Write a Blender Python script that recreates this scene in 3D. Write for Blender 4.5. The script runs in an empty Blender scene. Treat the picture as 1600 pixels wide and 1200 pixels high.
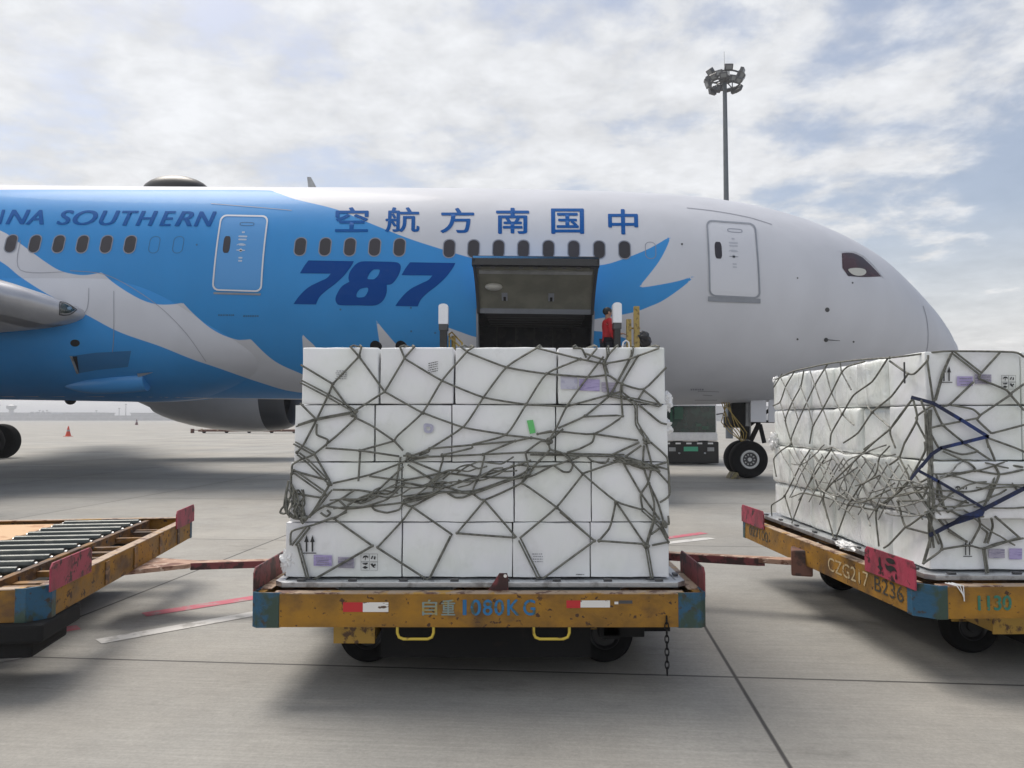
import bpy, bmesh, math, random
import numpy as np
from math import sin, cos, tan, pi, radians as R, atan, atan2, sqrt, hypot
from mathutils import Vector, Matrix, noise
from mathutils.bvhtree import BVHTree

S = bpy.context.scene
COL = S.collection
rnd = random.Random(7)

# ------------------------------------------------------------------ camera
PITCH = atan(55 / 1200)                      # the camera looks up a little
EYE = Vector((0, 0, 1.6))
cam_d = bpy.data.cameras.new('camera'); cam = bpy.data.objects.new('camera', cam_d); COL.objects.link(cam)
cam.location = EYE; cam.rotation_euler = (pi / 2 + PITCH, 0, 0)
cam_d.sensor_width = 36; cam_d.lens = 27; cam_d.clip_end = 6000; cam_d.clip_start = 0.05
S.camera = cam

# ------------------------------------------------------------------ sky, sun, exposure
SUN_EL, SUN_AZ = 59, -40                     # behind the aircraft, a little to the left
SKY_K, SUN_K, EXPO = 0.11, 2.7, 0.28
wd = bpy.data.worlds.new('World'); S.world = wd; wd.use_nodes = True
nt = wd.node_tree; nt.nodes.clear(); N = nt.nodes; L = nt.links
def nd(t, **k):
    n = N.new(t)
    for a, b in k.items(): setattr(n, a, b)
    return n
out = nd('ShaderNodeOutputWorld'); bg = nd('ShaderNodeBackground'); L.new(bg.outputs[0], out.inputs[0])
sky = nd('ShaderNodeTexSky', sky_type='NISHITA'); sky.sun_disc = False
sky.sun_elevation = R(SUN_EL); sky.sun_rotation = R(SUN_AZ); sky.dust_density = 3.0; sky.air_density = 1.0
tc = nd('ShaderNodeTexCoord')
sep = nd('ShaderNodeSeparateXYZ'); L.new(tc.outputs['Generated'], sep.inputs[0])
def mth(op, a, b=None, c=None, clamp=False):
    n = nd('ShaderNodeMath', operation=op); n.use_clamp = clamp
    for i, x in enumerate((a, b, c)):
        if x is None: continue
        if isinstance(x, (int, float)): n.inputs[i].default_value = x
        else: L.new(x, n.inputs[i])
    return n.outputs[0]
# cloud layer: the view direction dropped on a high flat layer
zc_ = mth('MAXIMUM', sep.outputs[2], 0.0); zc_ = mth('ADD', zc_, 0.16)
u_ = mth('DIVIDE', sep.outputs[0], zc_); v_ = mth('DIVIDE', sep.outputs[1], zc_)
cmb = nd('ShaderNodeCombineXYZ'); L.new(u_, cmb.inputs[0]); L.new(v_, cmb.inputs[1])
def nz(vec, scale, detail, rough=.55, dist=0.0, loc=(0, 0, 0)):
    mp = nd('ShaderNodeMapping'); mp.inputs['Location'].default_value = loc
    L.new(vec, mp.inputs[0])
    n = nd('ShaderNodeTexNoise'); n.inputs['Scale'].default_value = scale; n.inputs['Detail'].default_value = detail
    n.inputs['Roughness'].default_value = rough; n.inputs['Distortion'].default_value = dist
    L.new(mp.outputs[0], n.inputs['Vector']); return n.outputs['Fac']
big = nz(cmb.outputs[0], 0.55, 4, .5, 0.2, (3.1, 1.2, 0))
fine = nz(cmb.outputs[0], 2.9, 10, .60, 0.1, (0.3, 4.7, 0))
wisp = nz(cmb.outputs[0], 9.0, 8, .62, 0.2, (7.3, 2.0, 0))
# cover: thick on the left, blue gaps towards the right and top
mix1 = mth('ADD', mth('MULTIPLY', big, 0.45), mth('MULTIPLY', fine, 0.55))
bias = mth('MULTIPLY', sep.outputs[0], -0.17)
cover = mth('ADD', mix1, bias)
mr = nd('ShaderNodeMapRange', interpolation_type='SMOOTHSTEP'); L.new(cover, mr.inputs['Value'])
mr.inputs['From Min'].default_value = 0.41; mr.inputs['From Max'].default_value = 0.525
mr.inputs['To Min'].default_value = 0.22; mr.inputs['To Max'].default_value = 1.0
# near the horizon the cover closes
hz = nd('ShaderNodeMapRange', interpolation_type='SMOOTHSTEP'); L.new(sep.outputs[2], hz.inputs['Value'])
hz.inputs['From Min'].default_value = 0.0; hz.inputs['From Max'].default_value = 0.34
hz.inputs['To Min'].default_value = 1.0; hz.inputs['To Max'].default_value = 0.0
cov = mth('MAXIMUM', mr.outputs[0], mth('MULTIPLY', hz.outputs[0], 0.95))
# brightness of the cloud itself: fine relief, plus the glow round the veiled sun
sd = Vector((sin(R(SUN_AZ)) * cos(R(SUN_EL)), cos(R(SUN_AZ)) * cos(R(SUN_EL)), sin(R(SUN_EL))))
dt = nd('ShaderNodeVectorMath', operation='DOT_PRODUCT'); L.new(tc.outputs['Generated'], dt.inputs[0]); dt.inputs[1].default_value = sd
g1 = mth('POWER', mth('MAXIMUM', dt.outputs['Value'], 0.0), 5.0)
relief = nd('ShaderNodeMapRange'); L.new(mth('ADD', mth('MULTIPLY', fine, .6), mth('MULTIPLY', wisp, .4)), relief.inputs['Value'])
relief.inputs['From Min'].default_value = 0.38; relief.inputs['From Max'].default_value = 0.62
relief.inputs['To Min'].default_value = 0.555; relief.inputs['To Max'].default_value = 0.765
back = mth('MULTIPLY', mth('MAXIMUM', mth('MULTIPLY', sep.outputs[1], -1.0), 0.0), 0.16)
lum = mth('ADD', mth('ADD', relief.outputs[0], mth('MULTIPLY', g1, 0.11)), mth('ADD', back, mth('MULTIPLY', mth('POWER', hz.outputs[0], 3.0), 0.13)))
ccol = nd('ShaderNodeMix', data_type='RGBA'); L.new(lum, ccol.inputs[0])
ccol.inputs[6].default_value = (0.0, 0.0, 0.0, 1); ccol.inputs[7].default_value = (1.0, 1.0, 1.0, 1)
ccol.clamp_factor = False
tint = nd('ShaderNodeMix', data_type='RGBA', blend_type='MULTIPLY'); tint.inputs[0].default_value = 1.0
L.new(ccol.outputs[2], tint.inputs[6])
warm = nd('ShaderNodeMix', data_type='RGBA'); L.new(hz.outputs[0], warm.inputs[0])
warm.inputs[6].default_value = (0.975, 0.995, 1.03, 1); warm.inputs[7].default_value = (1.02, 1.0, 0.97, 1)
L.new(warm.outputs[2], tint.inputs[7])
skm = nd('ShaderNodeMix', data_type='RGBA', blend_type='MULTIPLY'); skm.inputs[0].default_value = 1.0
L.new(sky.outputs[0], skm.inputs[6]); skm.inputs[7].default_value = (SKY_K,) * 3 + (1,)
fin = nd('ShaderNodeMix', data_type='RGBA'); L.new(cov, fin.inputs[0])
L.new(skm.outputs[2], fin.inputs[6]); L.new(tint.outputs[2], fin.inputs[7])
L.new(fin.outputs[2], bg.inputs['Color']); bg.inputs['Strength'].default_value = 1.0
sun_d = bpy.data.lights.new('sun', 'SUN'); sun = bpy.data.objects.new('sun', sun_d); COL.objects.link(sun)
sun_d.energy = SUN_K; sun_d.angle = R(28); sun_d.color = (1.0, 0.93, 0.84)
sun.rotation_euler = (-sd).to_track_quat('-Z', 'Y').to_euler()
S.view_settings.view_transform = 'Standard'; S.view_settings.look = 'None'
S.view_settings.gamma = 1; S.view_settings.exposure = EXPO; S.view_settings.use_curve_mapping = False
S.cycles.max_bounces = 8; S.cycles.transparent_max_bounces = 12

# ------------------------------------------------------------------ helpers
def ray(x, y):
    v = (600 - y) / 1200
    return Vector(((x - 800) / 1200, cos(PITCH) - v * sin(PITCH), sin(PITCH) + v * cos(PITCH)))
def P(x, y, Y):                                # the point seen at (x, y) in the photo, Y metres ahead
    d = ray(x, y); return EYE + d * (Y / d.y)
def G(x, y, h=0.0):                            # the same on a level plane at height h
    d = ray(x, y); return EYE + d * ((h - 1.6) / d.z)
def sRGB(r, g, b):
    f = lambda c: c / 12.92 if c <= .04045 else ((c + .055) / 1.055) ** 2.4
    return tuple(f(c / 255) for c in (r, g, b))

def tag(o, label=None, cat=None, group=None, kind=None):
    if label: o['label'] = label
    if cat: o['category'] = cat
    if group: o['group'] = group
    if kind: o['kind'] = kind
    return o
def empty(name, label, cat, loc=(0, 0, 0), rz=0.0, group=None, mat=None):
    o = bpy.data.objects.new(name, None); COL.objects.link(o); o.empty_display_size = .2
    if mat is not None: o.matrix_world = mat
    else: o.location = loc; o.rotation_euler = (0, 0, rz)
    return tag(o, label, cat, group)
def link(name, me, mat, parent=None, loc=None):
    o = bpy.data.objects.new(name, me); COL.objects.link(o)
    if mat: me.materials.append(mat)
    if parent: o.parent = parent
    if loc: o.location = loc
    return o
def copy_tree(o, parent=None):
    c = o.copy(); COL.objects.link(c); c.parent = parent
    for ch in [q for q in KIDS.get(o.name, [])]: copy_tree(ch, c)
    return c
KIDS = {}
def remember(o, objs):
    for q in objs: KIDS.setdefault(q.parent.name if q.parent else '', []).append(q)

class MB:
    def __init__(s): s.v = []; s.f = []
    def add(s, vs, fs):
        k = len(s.v); s.v += [tuple(v) for v in vs]; s.f += [tuple(i + k for i in f) for f in fs]; return s
    def box(s, x0, x1, y0, y1, z0, z1, m=None):
        vs = [(x, y, z) for z in (z0, z1) for y in (y0, y1) for x in (x0, x1)]
        if m: vs = [m @ Vector(v) for v in vs]
        return s.add(vs, [(0, 2, 3, 1), (4, 5, 7, 6), (0, 1, 5, 4), (2, 6, 7, 3), (0, 4, 6, 2), (1, 3, 7, 5)])
    def tube(s, pts, r, n=6, caps=True):
        pts = [Vector(p) for p in pts]
        pts = [p for i, p in enumerate(pts) if i == 0 or (p - pts[i - 1]).length > 1e-5]
        if len(pts) < 2: return s
        rs = r if isinstance(r, (list, tuple)) else [r] * len(pts)
        rings = []; ref = None
        for i, p in enumerate(pts):
            a = pts[i] - pts[i - 1] if i else pts[1] - pts[0]
            b = pts[i + 1] - pts[i] if i < len(pts) - 1 else a
            t = (a.normalized() + b.normalized())
            t = t.normalized() if t.length > 1e-4 else b.normalized()
            if ref is None:
                ref = Vector((0, 0, 1)) if abs(t.z) < .9 else Vector((1, 0, 0))
            u = t.cross(ref).normalized(); w = u.cross(t).normalized(); ref = w
            rings.append([p + (u * cos(2 * pi * k / n) + w * sin(2 * pi * k / n)) * rs[i] for k in range(n)])
        vs = [q for g in rings for q in g]; fs = []
        for i in range(len(rings) - 1):
            for k in range(n):
                k2 = (k + 1) % n; fs.append((i * n + k, i * n + k2, (i + 1) * n + k2, (i + 1) * n + k))
        if caps: fs.append(tuple(range(n))[::-1]); fs.append(tuple((len(rings) - 1) * n + k for k in range(n)))
        return s.add(vs, fs)
    def lathe(s, prof, n=32, m=None, cap=True):    # prof: (axial x, radius) about local x
        vs = []; fs = []
        for (x, r) in prof:
            for k in range(n): vs.append(Vector((x, r * cos(2 * pi * k / n), r * sin(2 * pi * k / n))))
        if m: vs = [m @ v for v in vs]
        for i in range(len(prof) - 1):
            for k in range(n):
                k2 = (k + 1) % n; fs.append((i * n + k, (i + 1) * n + k, (i + 1) * n + k2, i * n + k2))
        if cap: fs.append(tuple(range(n))); fs.append(tuple((len(prof) - 1) * n + k for k in range(n))[::-1])
        return s.add(vs, fs)
    def prism(s, poly, fn, t):                      # poly 2D -> fn(u, v, w) with w 0..t
        n = len(poly)
        vs = [fn(u, v, 0) for u, v in poly] + [fn(u, v, t) for u, v in poly]
        fs = [tuple(range(n))[::-1], tuple(range(n, 2 * n))] + [(i, (i + 1) % n, n + (i + 1) % n, n + i) for i in range(n)]
        return s.add(vs, fs)
    def ball(s, c, r, n=8):
        c = Vector(c); r = r if hasattr(r, '__len__') else (r, r, r); vs = []; fs = []
        for i in range(n + 1):
            a = pi * i / n
            for k in range(2 * n):
                b = pi * k / n; vs.append((c[0] + r[0] * sin(a) * cos(b), c[1] + r[1] * sin(a) * sin(b), c[2] + r[2] * cos(a)))
        for i in range(n):
            for k in range(2 * n):
                k2 = (k + 1) % (2 * n); fs.append((i * 2 * n + k, (i + 1) * 2 * n + k, (i + 1) * 2 * n + k2, i * 2 * n + k2))
        return s.add(vs, fs)
    def mesh(s, name, smooth=None, bevel=0, fix=True):
        me = bpy.data.meshes.new(name); me.from_pydata(s.v, [], s.f); me.validate()
        if fix or bevel:
            bm = bmesh.new(); bm.from_mesh(me)
            if bevel:
                bmesh.ops.bevel(bm, geom=[e for e in bm.edges if len(e.link_faces) == 2 and e.calc_face_angle(0) > .6],
                                offset=bevel, segments=2, affect='EDGES', profile=.6)
            bmesh.ops.recalc_face_normals(bm, faces=bm.faces); bm.to_mesh(me); bm.free()
        if smooth:
            me.polygons.foreach_set('use_smooth', [True] * len(me.polygons))
            me.set_sharp_from_angle(angle=R(smooth))
        return me
    def build(s, name, mat, parent=None, smooth=None, bevel=0, fix=True, loc=None):
        return link(name, s.mesh(name, smooth, bevel, fix), mat, parent, loc)

# ---- materials
def _m(name):
    m = bpy.data.materials.new(name); m.use_nodes = True; t = m.node_tree
    return m, t, t.nodes['Principled BSDF']
def mat(name, c, rough=.5, metal=0.0, c2=None, s2=8.0, lo=.45, hi=.6, c3=None, s3=20.0, lo3=.55, hi3=.62, stretch=(1, 1, 1),
        bump=0.0, sb=40.0, coat=0.0, var=0.0, sv=2.0, rough2=None, rndv=0.0, detail=6, spec=None):
    m, t, p = _m(name); n = t.nodes; l = t.links
    tcn = n.new('ShaderNodeTexCoord'); mp = n.new('ShaderNodeMapping'); mp.inputs['Scale'].default_value = stretch
    l.new(tcn.outputs['Object'], mp.inputs[0])
    def noi(s, d=detail, ro=.6):
        q = n.new('ShaderNodeTexNoise'); q.inputs['Scale'].default_value = s; q.inputs['Detail'].default_value = d
        q.inputs['Roughness'].default_value = ro; l.new(mp.outputs[0], q.inputs['Vector']); return q.outputs['Fac']
    def ramp(f, a, b, x=0., y=1.):
        q = n.new('ShaderNodeMapRange'); q.interpolation_type = 'SMOOTHSTEP'; l.new(f, q.inputs['Value'])
        for k, v in zip(('From Min', 'From Max', 'To Min', 'To Max'), (a, b, x, y)): q.inputs[k].default_value = v
        return q.outputs[0]
    def mix(f, a, b, bt='MIX'):
        q = n.new('ShaderNodeMix'); q.data_type = 'RGBA'; q.blend_type = bt
        for i, x in ((0, f), (6, a), (7, b)):
            if isinstance(x, (tuple, list)): q.inputs[i].default_value = tuple(x)[:3] + (1,)
            elif isinstance(x, (int, float)): q.inputs[i].default_value = x
            else: l.new(x, q.inputs[i])
        return q.outputs[2]
    col = tuple(c)[:3]; f2 = None
    if c2: f2 = ramp(noi(s2), lo, hi); col = mix(f2, col, c2)
    if c3: col = mix(ramp(noi(s3), lo3, hi3), col, c3)
    if var:
        vv = ramp(noi(sv, 5), .3, .7, 1 - var, 1 + var)
        cc = n.new('ShaderNodeCombineXYZ')
        for i in range(3): l.new(vv, cc.inputs[i])
        col = mix(1.0, col, cc.outputs[0], 'MULTIPLY')
    if rndv:
        oi = n.new('ShaderNodeObjectInfo'); vv = n.new('ShaderNodeMapRange'); l.new(oi.outputs['Random'], vv.inputs['Value'])
        vv.inputs['To Min'].default_value = 1 - rndv; vv.inputs['To Max'].default_value = 1.0
        cc = n.new('ShaderNodeCombineXYZ')
        for i in range(3): l.new(vv.outputs[0], cc.inputs[i])
        col = mix(1.0, col, cc.outputs[0], 'MULTIPLY')
    if isinstance(col, tuple): p.inputs['Base Color'].default_value = col + (1,)
    else: l.new(col, p.inputs['Base Color'])
    p.inputs['Metallic'].default_value = metal; p.inputs['Roughness'].default_value = rough
    if rough2 is not None: l.new(ramp(noi(5.0), .35, .65, rough, rough2), p.inputs['Roughness'])
    if spec is not None: p.inputs['Specular IOR Level'].default_value = spec
    if coat: p.inputs['Coat Weight'].default_value = coat; p.inputs['Coat Roughness'].default_value = .12
    if bump:
        b = n.new('ShaderNodeBump'); b.inputs['Strength'].default_value = bump; b.inputs['Distance'].default_value = .01
        l.new(noi(sb, 4), b.inputs['Height']); l.new(b.outputs[0], p.inputs['Normal'])
    return m

WHITE = (.57, .585, .635)
BLUE = sRGB(60, 142, 208)
DBLUE = (.0, .055, .27)
Mt = {}
RUST = (.085, .032, .016)
Mt['yellow'] = mat('yellow_paint', (.27, .132, .012), .5, 0, (.05, .022, .012), 20, .585, .63, (.11, .055, .018), 3.2, .50, .68, (.8, .8, 1.1), .35, 26, var=.35, sv=5, rough2=.75, detail=9)
Mt['yellow_worn'] = mat('worn_yellow_paint', (.23, .11, .02), .6, 0, (.075, .042, .025), 9, .42, .60, (.20, .12, .07), 24, .55, .62, (.5, .5, 1), .4, 30, var=.25)
Mt['flange'] = mat('worn_rail_top', (.42, .31, .22), .55, 0, (.13, .06, .04), 14, .50, .62, (.5, .28, .05), 6, .55, .65, (1, 1, 1), .3, 40)
Mt['blueguard'] = mat('blue_corner_paint', (.016, .085, .16), .5, 0, (.04, .03, .022), 13, .52, .60, (.03, .06, .045), 5, .47, .58, (1, 1, 1), .4, 30)
Mt['pink'] = mat('faded_red_paint', (.34, .04, .075), .5, 0, (.035, .012, .015), 11, .54, .60, (.20, .03, .05), 4, .45, .6, (1, 1, 1), .3, 30)
Mt['darkred'] = mat('dirty_red_paint', (.17, .035, .04), .55, 0, (.04, .015, .015), 9, .47, .58, bump=.3, sb=30)
Mt['rubber'] = mat('black_rubber', (.007, .007, .0075), .85, spec=.2, var=.3, sv=9, bump=.2, sb=60)
Mt['blackmetal'] = mat('black_metal', (.003, .003, .0035), .9, 0, (.008, .006, .005), 12, .55, .65)
Mt['rustbar'] = mat('rusty_pink_bar', (.40, .25, .18), .65, 0, (.15, .06, .035), 10, .48, .60, (.55, .42, .33), 25, .55, .62, (.4, 1, 1), .3, 40)
Mt['steel'] = mat('dull_steel', (.38, .39, .40), .42, .7, (.2, .19, .18), 9, .48, .62, bump=.15)
Mt['alu'] = mat('aluminium', (.62, .64, .66), .35, .8, (.35, .35, .36), 7, .5, .65, bump=.15)
Mt['roller'] = mat('roller_steel', (.03, .038, .038), .3, .4, (.07, .075, .07), 6, .5, .62)
Mt['panel'] = mat('pale_orange_deck', (.62, .40, .22), .6, 0, (.45, .22, .10), 4, .5, .62, bump=.2)
Mt['rope'] = mat('grey_green_rope', (.19, .19, .165), .85, 0, (.115, .115, .10), 30, .45, .6, bump=.5, sb=220)
Mt['rope2'] = mat('pale_rope', (.30, .30, .28), .8, 0, (.15, .15, .14), 30, .45, .6, bump=.5, sb=220)
Mt['strap'] = mat('navy_strap', (.008, .014, .05), .6, 0, (.01, .03, .14), 6, .5, .6, bump=.3, sb=120)
Mt['white'] = mat('white_paint', (.78, .78, .78), .4, var=.06, sv=6)
Mt['black'] = mat('black_paint', (.012, .012, .013), .4)
Mt['dark'] = mat('dark_lining', (.018, .02, .028), .6, var=.3)
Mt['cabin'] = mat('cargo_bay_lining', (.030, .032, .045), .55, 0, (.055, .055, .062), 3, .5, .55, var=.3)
Mt['liner'] = mat('grey_beige_liner', (.20, .20, .165), .6, 0, (.15, .15, .125), 2.5, .4, .6, var=.08, sv=5)
Mt['greymetal'] = mat('grey_metal_paint', (.33, .34, .35), .45, .2, var=.15, sv=4)
Mt['red'] = mat('red_cloth', (.42, .012, .02), .8, var=.2, sv=8)
Mt['skin'] = mat('skin', (.42, .24, .17), .5)
Mt['hair'] = mat('black_hair', (.01, .009, .008), .5)
Mt['trouser'] = mat('dark_trousers', (.015, .017, .03), .8)
Mt['bag'] = mat('black_plastic_sheet', (.012, .012, .016), .25, bump=.6, sb=14)
Mt['cone'] = mat('cone_red', (.62, .07, .03), .5, var=.1)
Mt['concrete_w'] = mat('pale_building', (.42, .42, .43), .8, var=.12, sv=.2)
Mt['winddark'] = mat('dark_tinted_glass', (.008, .022, .018), .12, coat=.3, c2=(.012, .04, .03), s2=3)
Mt['plate'] = mat('green_plate', (.08, .42, .26), .5)
Mt['tape_red'] = mat('red_reflective_tape', (.50, .02, .025), .35, c2=(.1, .01, .01), s2=18, lo=.62, hi=.66)
Mt['tape_white'] = mat('white_reflective_tape', (.75, .73, .70), .4, c2=(.10, .06, .04), s2=22, lo=.58, hi=.61, stretch=(.5, 1, 1.6))
Mt['ink'] = mat('black_ink', (.02, .02, .022), .6)
Mt['inkgrey'] = mat('grey_ink', (.22, .22, .25), .6)
Mt['sticker'] = mat('lilac_sticker', (.42, .36, .60), .55, c2=(.28, .24, .46), s2=60, lo=.5, hi=.6, stretch=(.3, .3, 3))
Mt['sticker2'] = mat('grey_sticker', (.40, .37, .46), .55, c2=(.22, .21, .30), s2=60, lo=.5, hi=.6, stretch=(.3, .3, 3))
Mt['faded'] = mat('faded_sticker', (.50, .50, .60), .6, c2=(.38, .38, .50), s2=20, lo=.45, hi=.6)
Mt['green'] = mat('green_tape', (.13, .52, .16), .5)
Mt['blue_text'] = mat('blue_stencil_paint', (.02, .16, .36), .5, c2=(.05, .10, .10), s2=25, lo=.5, hi=.6)
Mt['solid_text'] = mat('solid_blue_stencil', (.02, .13, .30), .6)
Mt['pale_text'] = mat('pale_blue_stencil_paint', (.22, .28, .26), .5, c2=(.35, .28, .10), s2=25, lo=.5, hi=.62)
Mt['chalk'] = mat('cream_stencil_paint', (.50, .40, .24), .6, c2=(.3, .16, .05), s2=30, lo=.52, hi=.6)
Mt['darktext'] = mat('dark_stencil_paint', (.035, .035, .03), .6, c2=(.2, .1, .03), s2=30, lo=.55, hi=.65)
Mt['green_text'] = mat('green_stencil_paint', (.03, .17, .12), .5, c2=(.3, .16, .03), s2=30, lo=.55, hi=.65)
Mt['wing'] = mat('wing_grey', (.42, .42, .44), .38, .1, var=.06, sv=1)
Mt['lead'] = mat('leading_edge_metal', (.50, .50, .52), .3, .35, var=.06, sv=2)
Mt['nacelle'] = mat('nacelle_paint', (.36, .36, .37), .3, 0, var=.05, sv=1, coat=.3)
Mt['lip'] = mat('inlet_lip_metal', (.06, .065, .075), .35, .5)
Mt['dgrey'] = mat('dark_grey_paint', (.06, .062, .068), .4)
Mt['seam'] = mat('panel_seam', (.27, .28, .33), .6)
Mt['seam2'] = mat('blue_panel_seam', (.03, .13, .28), .6)
Mt['frame'] = mat('window_surround', (.22, .24, .30), .4)
Mt['glasspane'] = mat('cabin_glass', (.022, .019, .030), .45, rndv=.4)
Mt['doorgrey'] = mat('door_frame_grey', (.25, .27, .31), .4, var=.1)
Mt['doorwhite'] = mat('door_frame_white', (.66, .68, .72), .4)
Mt['dlogo'] = mat('dark_blue_lettering', DBLUE, .7, spec=.15)
Mt['dlogo2'] = mat('blue_lettering', (.0, .085, .32), .7, spec=.15)
Mt['shade'] = mat('sunshade', (.50, .50, .46), .6)
Mt['film'] = mat('crumpled_white_film', (.78, .78, .78), .25, bump=.8, sb=22, coat=.5)
Mt['yellow_clean'] = mat('bright_yellow_paint', (.62, .46, .06), .45, 0, (.25, .15, .03), 14, .58, .64)
Mt['bracket'] = mat('mustard_bracket_paint', (.42, .25, .04), .5, 0, (.10, .05, .02), 14, .52, .6)
Mt['ochre'] = mat('ochre_post_paint', (.36, .26, .07), .5, 0, (.15, .10, .03), 12, .5, .62)

# white foam under stretched film: tinted, creased, a little glossy
def foam_mat(name, gloss, crease, tint=(.74, .75, .78), vor=.2):
    m, t, p = _m(name); n = t.nodes; l = t.links
    tcn = n.new('ShaderNodeTexCoord'); oi = n.new('ShaderNodeObjectInfo')
    ad = n.new('ShaderNodeVectorMath'); ad.operation = 'ADD'
    sc = n.new('ShaderNodeVectorMath'); sc.operation = 'SCALE'; l.new(oi.outputs['Location'], sc.inputs[0]); sc.inputs['Scale'].default_value = 1.0
    l.new(tcn.outputs['Object'], ad.inputs[0]); l.new(sc.outputs[0], ad.inputs[1])
    def noi(s, d, ro=.55, st=(1, 1, 1), dist=0):
        mp = n.new('ShaderNodeMapping'); mp.inputs['Scale'].default_value = st; l.new(ad.outputs[0], mp.inputs[0])
        q = n.new('ShaderNodeTexNoise'); q.inputs['Scale'].default_value = s; q.inputs['Detail'].default_value = d
        q.inputs['Roughness'].default_value = ro; q.inputs['Distortion'].default_value = dist
        l.new(mp.outputs[0], q.inputs['Vector']); return q
    cr = n.new('ShaderNodeValToRGB'); l.new(noi(2.6, 4).outputs['Fac'], cr.inputs[0])
    e = cr.color_ramp.elements; e[0].position = .32; e[0].color = (.77, .80, .76, 1); e[1].position = .68; e[1].color = tint + (1,)
    q = e.new(.5); q.color = (tint[0] * .98, tint[1], tint[2] * .96, 1)
    vm = n.new('ShaderNodeMapRange'); l.new(oi.outputs['Random'], vm.inputs['Value']); vm.inputs['To Min'].default_value = .93
    mx = n.new('ShaderNodeMix'); mx.data_type = 'RGBA'; mx.blend_type = 'MULTIPLY'; mx.inputs[0].default_value = 1
    cc = n.new('ShaderNodeCombineXYZ')
    for i in range(3): l.new(vm.outputs[0], cc.inputs[i])
    l.new(cr.outputs[0], mx.inputs[6]); l.new(cc.outputs[0], mx.inputs[7])
    # scuffs
    mx2 = n.new('ShaderNodeMix'); mx2.data_type = 'RGBA'; l.new(mx.outputs[2], mx2.inputs[6]); mx2.inputs[7].default_value = (.52, .53, .50, 1)
    mr = n.new('ShaderNodeMapRange'); l.new(noi(5.5, 8, .65).outputs['Fac'], mr.inputs['Value'])
    for k, v in zip(('From Min', 'From Max', 'To Min', 'To Max'), (.56, .78, 0, .5)): mr.inputs[k].default_value = v
    l.new(mr.outputs[0], mx2.inputs[0]); l.new(mx2.outputs[2], p.inputs['Base Color'])
    p.inputs['Roughness'].default_value = .55; p.inputs['Coat Weight'].default_value = gloss; p.inputs['Coat Roughness'].default_value = .15
    p.inputs['Subsurface Weight'].default_value = 0.0
    b = n.new('ShaderNodeBump'); b.inputs['Strength'].default_value = crease; b.inputs['Distance'].default_value = .03
    mul = n.new('ShaderNodeMath'); mul.operation = 'ADD'
    l.new(noi(5, 5, .5, (1.2, 1.2, .5), .8).outputs['Fac'], mul.inputs[0])
    w = n.new('ShaderNodeTexVoronoi'); w.feature = 'DISTANCE_TO_EDGE'; w.inputs['Scale'].default_value = 5
    wm = n.new('ShaderNodeMapping'); wm.inputs['Scale'].default_value = (1, 1, .6); l.new(ad.outputs[0], wm.inputs[0])
    ds = n.new('ShaderNodeVectorMath'); ds.operation = 'ADD'
    l.new(wm.outputs[0], ds.inputs[0]); l.new(noi(3, 3).outputs['Color'], ds.inputs[1]); l.new(ds.outputs[0], w.inputs['Vector'])
    wr = n.new('ShaderNodeMapRange'); l.new(w.outputs['Distance'], wr.inputs['Value']); wr.inputs['From Max'].default_value = .12
    wr.inputs['To Min'].default_value = vor; wr.inputs['To Max'].default_value = 0
    l.new(wr.outputs[0], mul.inputs[1]); l.new(mul.outputs[0], b.inputs['Height']); l.new(b.outputs[0], p.inputs['Normal'])
    l.new(b.outputs[0], p.inputs['Coat Normal'])
    return m
Mt['foam'] = foam_mat('film_wrapped_foam', .25, .42, (.85, .85, .89), .01)
Mt['foam_side'] = foam_mat('glossy_film_wrapped_foam', .95, 1.1, (.86, .865, .88), .03)

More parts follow.
